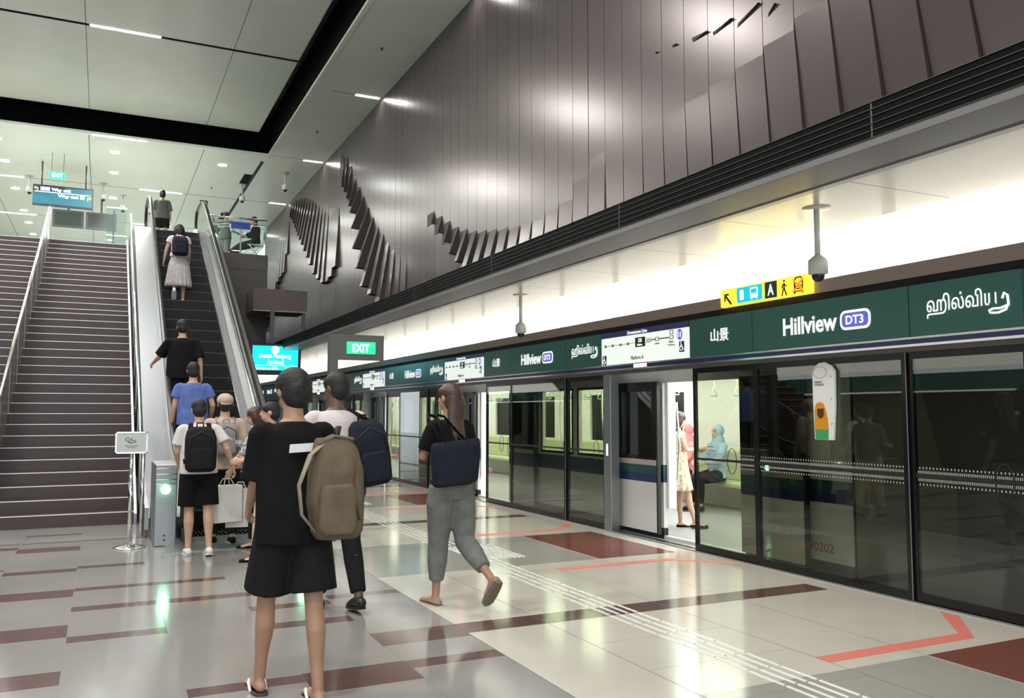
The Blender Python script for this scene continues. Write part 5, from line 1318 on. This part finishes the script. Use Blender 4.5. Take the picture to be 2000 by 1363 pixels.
# -- 17 cream trousers
p = Person('person in cream trousers and dark flat shoes mostly hidden behind the nearest person', (1.58, 9.05, 0), 78, 1.60, M_skin, 'short', None, legL=(10, 1, 6), legR=(-12, 1, 10), armL=(10, 8, 70, 10), armR=(10, 8, 70, 10), voxel=.013, footp=(0, -8))
p.shirt(F_grey, 'shirt', .9); p.trousers(F_cream, 'trousers', 1.86, .022, 1.15, 1.2); p.shoes(F_black, M_blackm, 'flat')
# -- train passengers
M_flor = mat('floral_dress', (.72, .68, .60), .8, color2=(.42, .30, .14), nscale=26)
p = Person('person in a floral dress leaning by the train door looking at a phone', (6.72, 9.02, .03), -116, 1.47, M_skin, 'bob', M_hairb, lean=-5, head=(16, 0), legL=(2, 1, 2), legR=(-12, 2, 0) if False else (14, 2, 2), armL=(20, 4, 72, 25), armR=(24, 4, 72, 25), fem=True, voxel=.010, build=.95)
p.shirt(M_flor, 'dress_top', .3, .012, .012, .0); p.skirt(M_flor, 'dress_skirt', .36, .10, 12); p.shoes(F_black, M_blackm, 'flat')
t = p.item('phone', 'dark mobile phone held by the person in the floral dress', 'phone'); hh = (p.J['handL'] + p.J['handR']) / 2
obj('phone_body', BOX(hh.x - .035, hh.x + .035, hh.y - .01, hh.y + .12, hh.z + .025, hh.z + .035), M_black, t, bevel=.004)
t = p.item('shoulder_bag', 'navy shoulder bag of the person in the floral dress', 'bag'); c = p.J['waist'] + Vector((.03, -.20, -.05))
mb = MB(); mb.rings([[c + Vector((.14 * a_ * math.copysign(abs(math.cos(a)) ** .5, math.cos(a)), .07 * math.sin(a), z)) for a in [2 * PI * j / 24 for j in range(24)]] for z, a_ in ((-.17, .8), (-.15, 1), (.05, .85), (.14, .55))]); blob('bag_body', mb, F_navy, t, .011, 2)
obj('bag_strap', MB().tube([c + Vector((-.07, 0, .13)), p.J['shR'] + Vector((.0, -.02, .06)), c + Vector((.07, 0, .13))], [(.012, .005)] * 3, 8), F_black, t)
M_pnk = fabric('pink_scarf', (.50, .18, .19))
p = Person('person wearing a pink headscarf seated inside the train behind the floral dress', (8.42, 11.12, .03), 90, 1.60, M_skin, 'none', None, lean=-3, legL=(84, 3, 82), legR=(84, 3, 82), armL=(30, 5, 50, 20), armR=(30, 5, 50, 20), fem=True, voxel=.014, ground=.52)
p.shirt(M_pnk, 'tunic', 1.8, .016, .02, -.04); p.trousers(F_black2, 'trousers', 1.9); p.shoes(F_black, M_blackm)
def scarf(p, m):
    mb = MB(); H = p.J['head']; k = p.k
    mb.ell(H + Vector((0, -.022, .02)), (.096 * k, .105 * k, .112 * k), 20); mb.tube([H + Vector((0, -.03, -.06)), p.J['neck'] + Vector((0, -.01, .0)), p.J['chest'] + Vector((0, 0, .03))], [(.088 * k, .09 * k), (.12 * k, .11 * k), (.185 * k, .14 * k)], 18, side=(1, 0, 0)); blob('headscarf', mb, m, p.t, .013, 2)
scarf(p, M_pnk)
p = Person('person wearing a pale blue headscarf seated inside the train behind tinted glass', (8.42, 10.38, .03), 90, 1.60, M_skin, 'none', None, lean=-3, legL=(84, 3, 82), legR=(84, 3, 82), armL=(30, 5, 50, 20), armR=(30, 5, 50, 20), fem=True, voxel=.014, ground=.52)
p.shirt(F_hijab, 'tunic', 1.8, .016, .02, -.04); p.trousers(F_black2, 'trousers', 1.9); p.shoes(F_black, M_blackm); scarf(p, F_hijab)
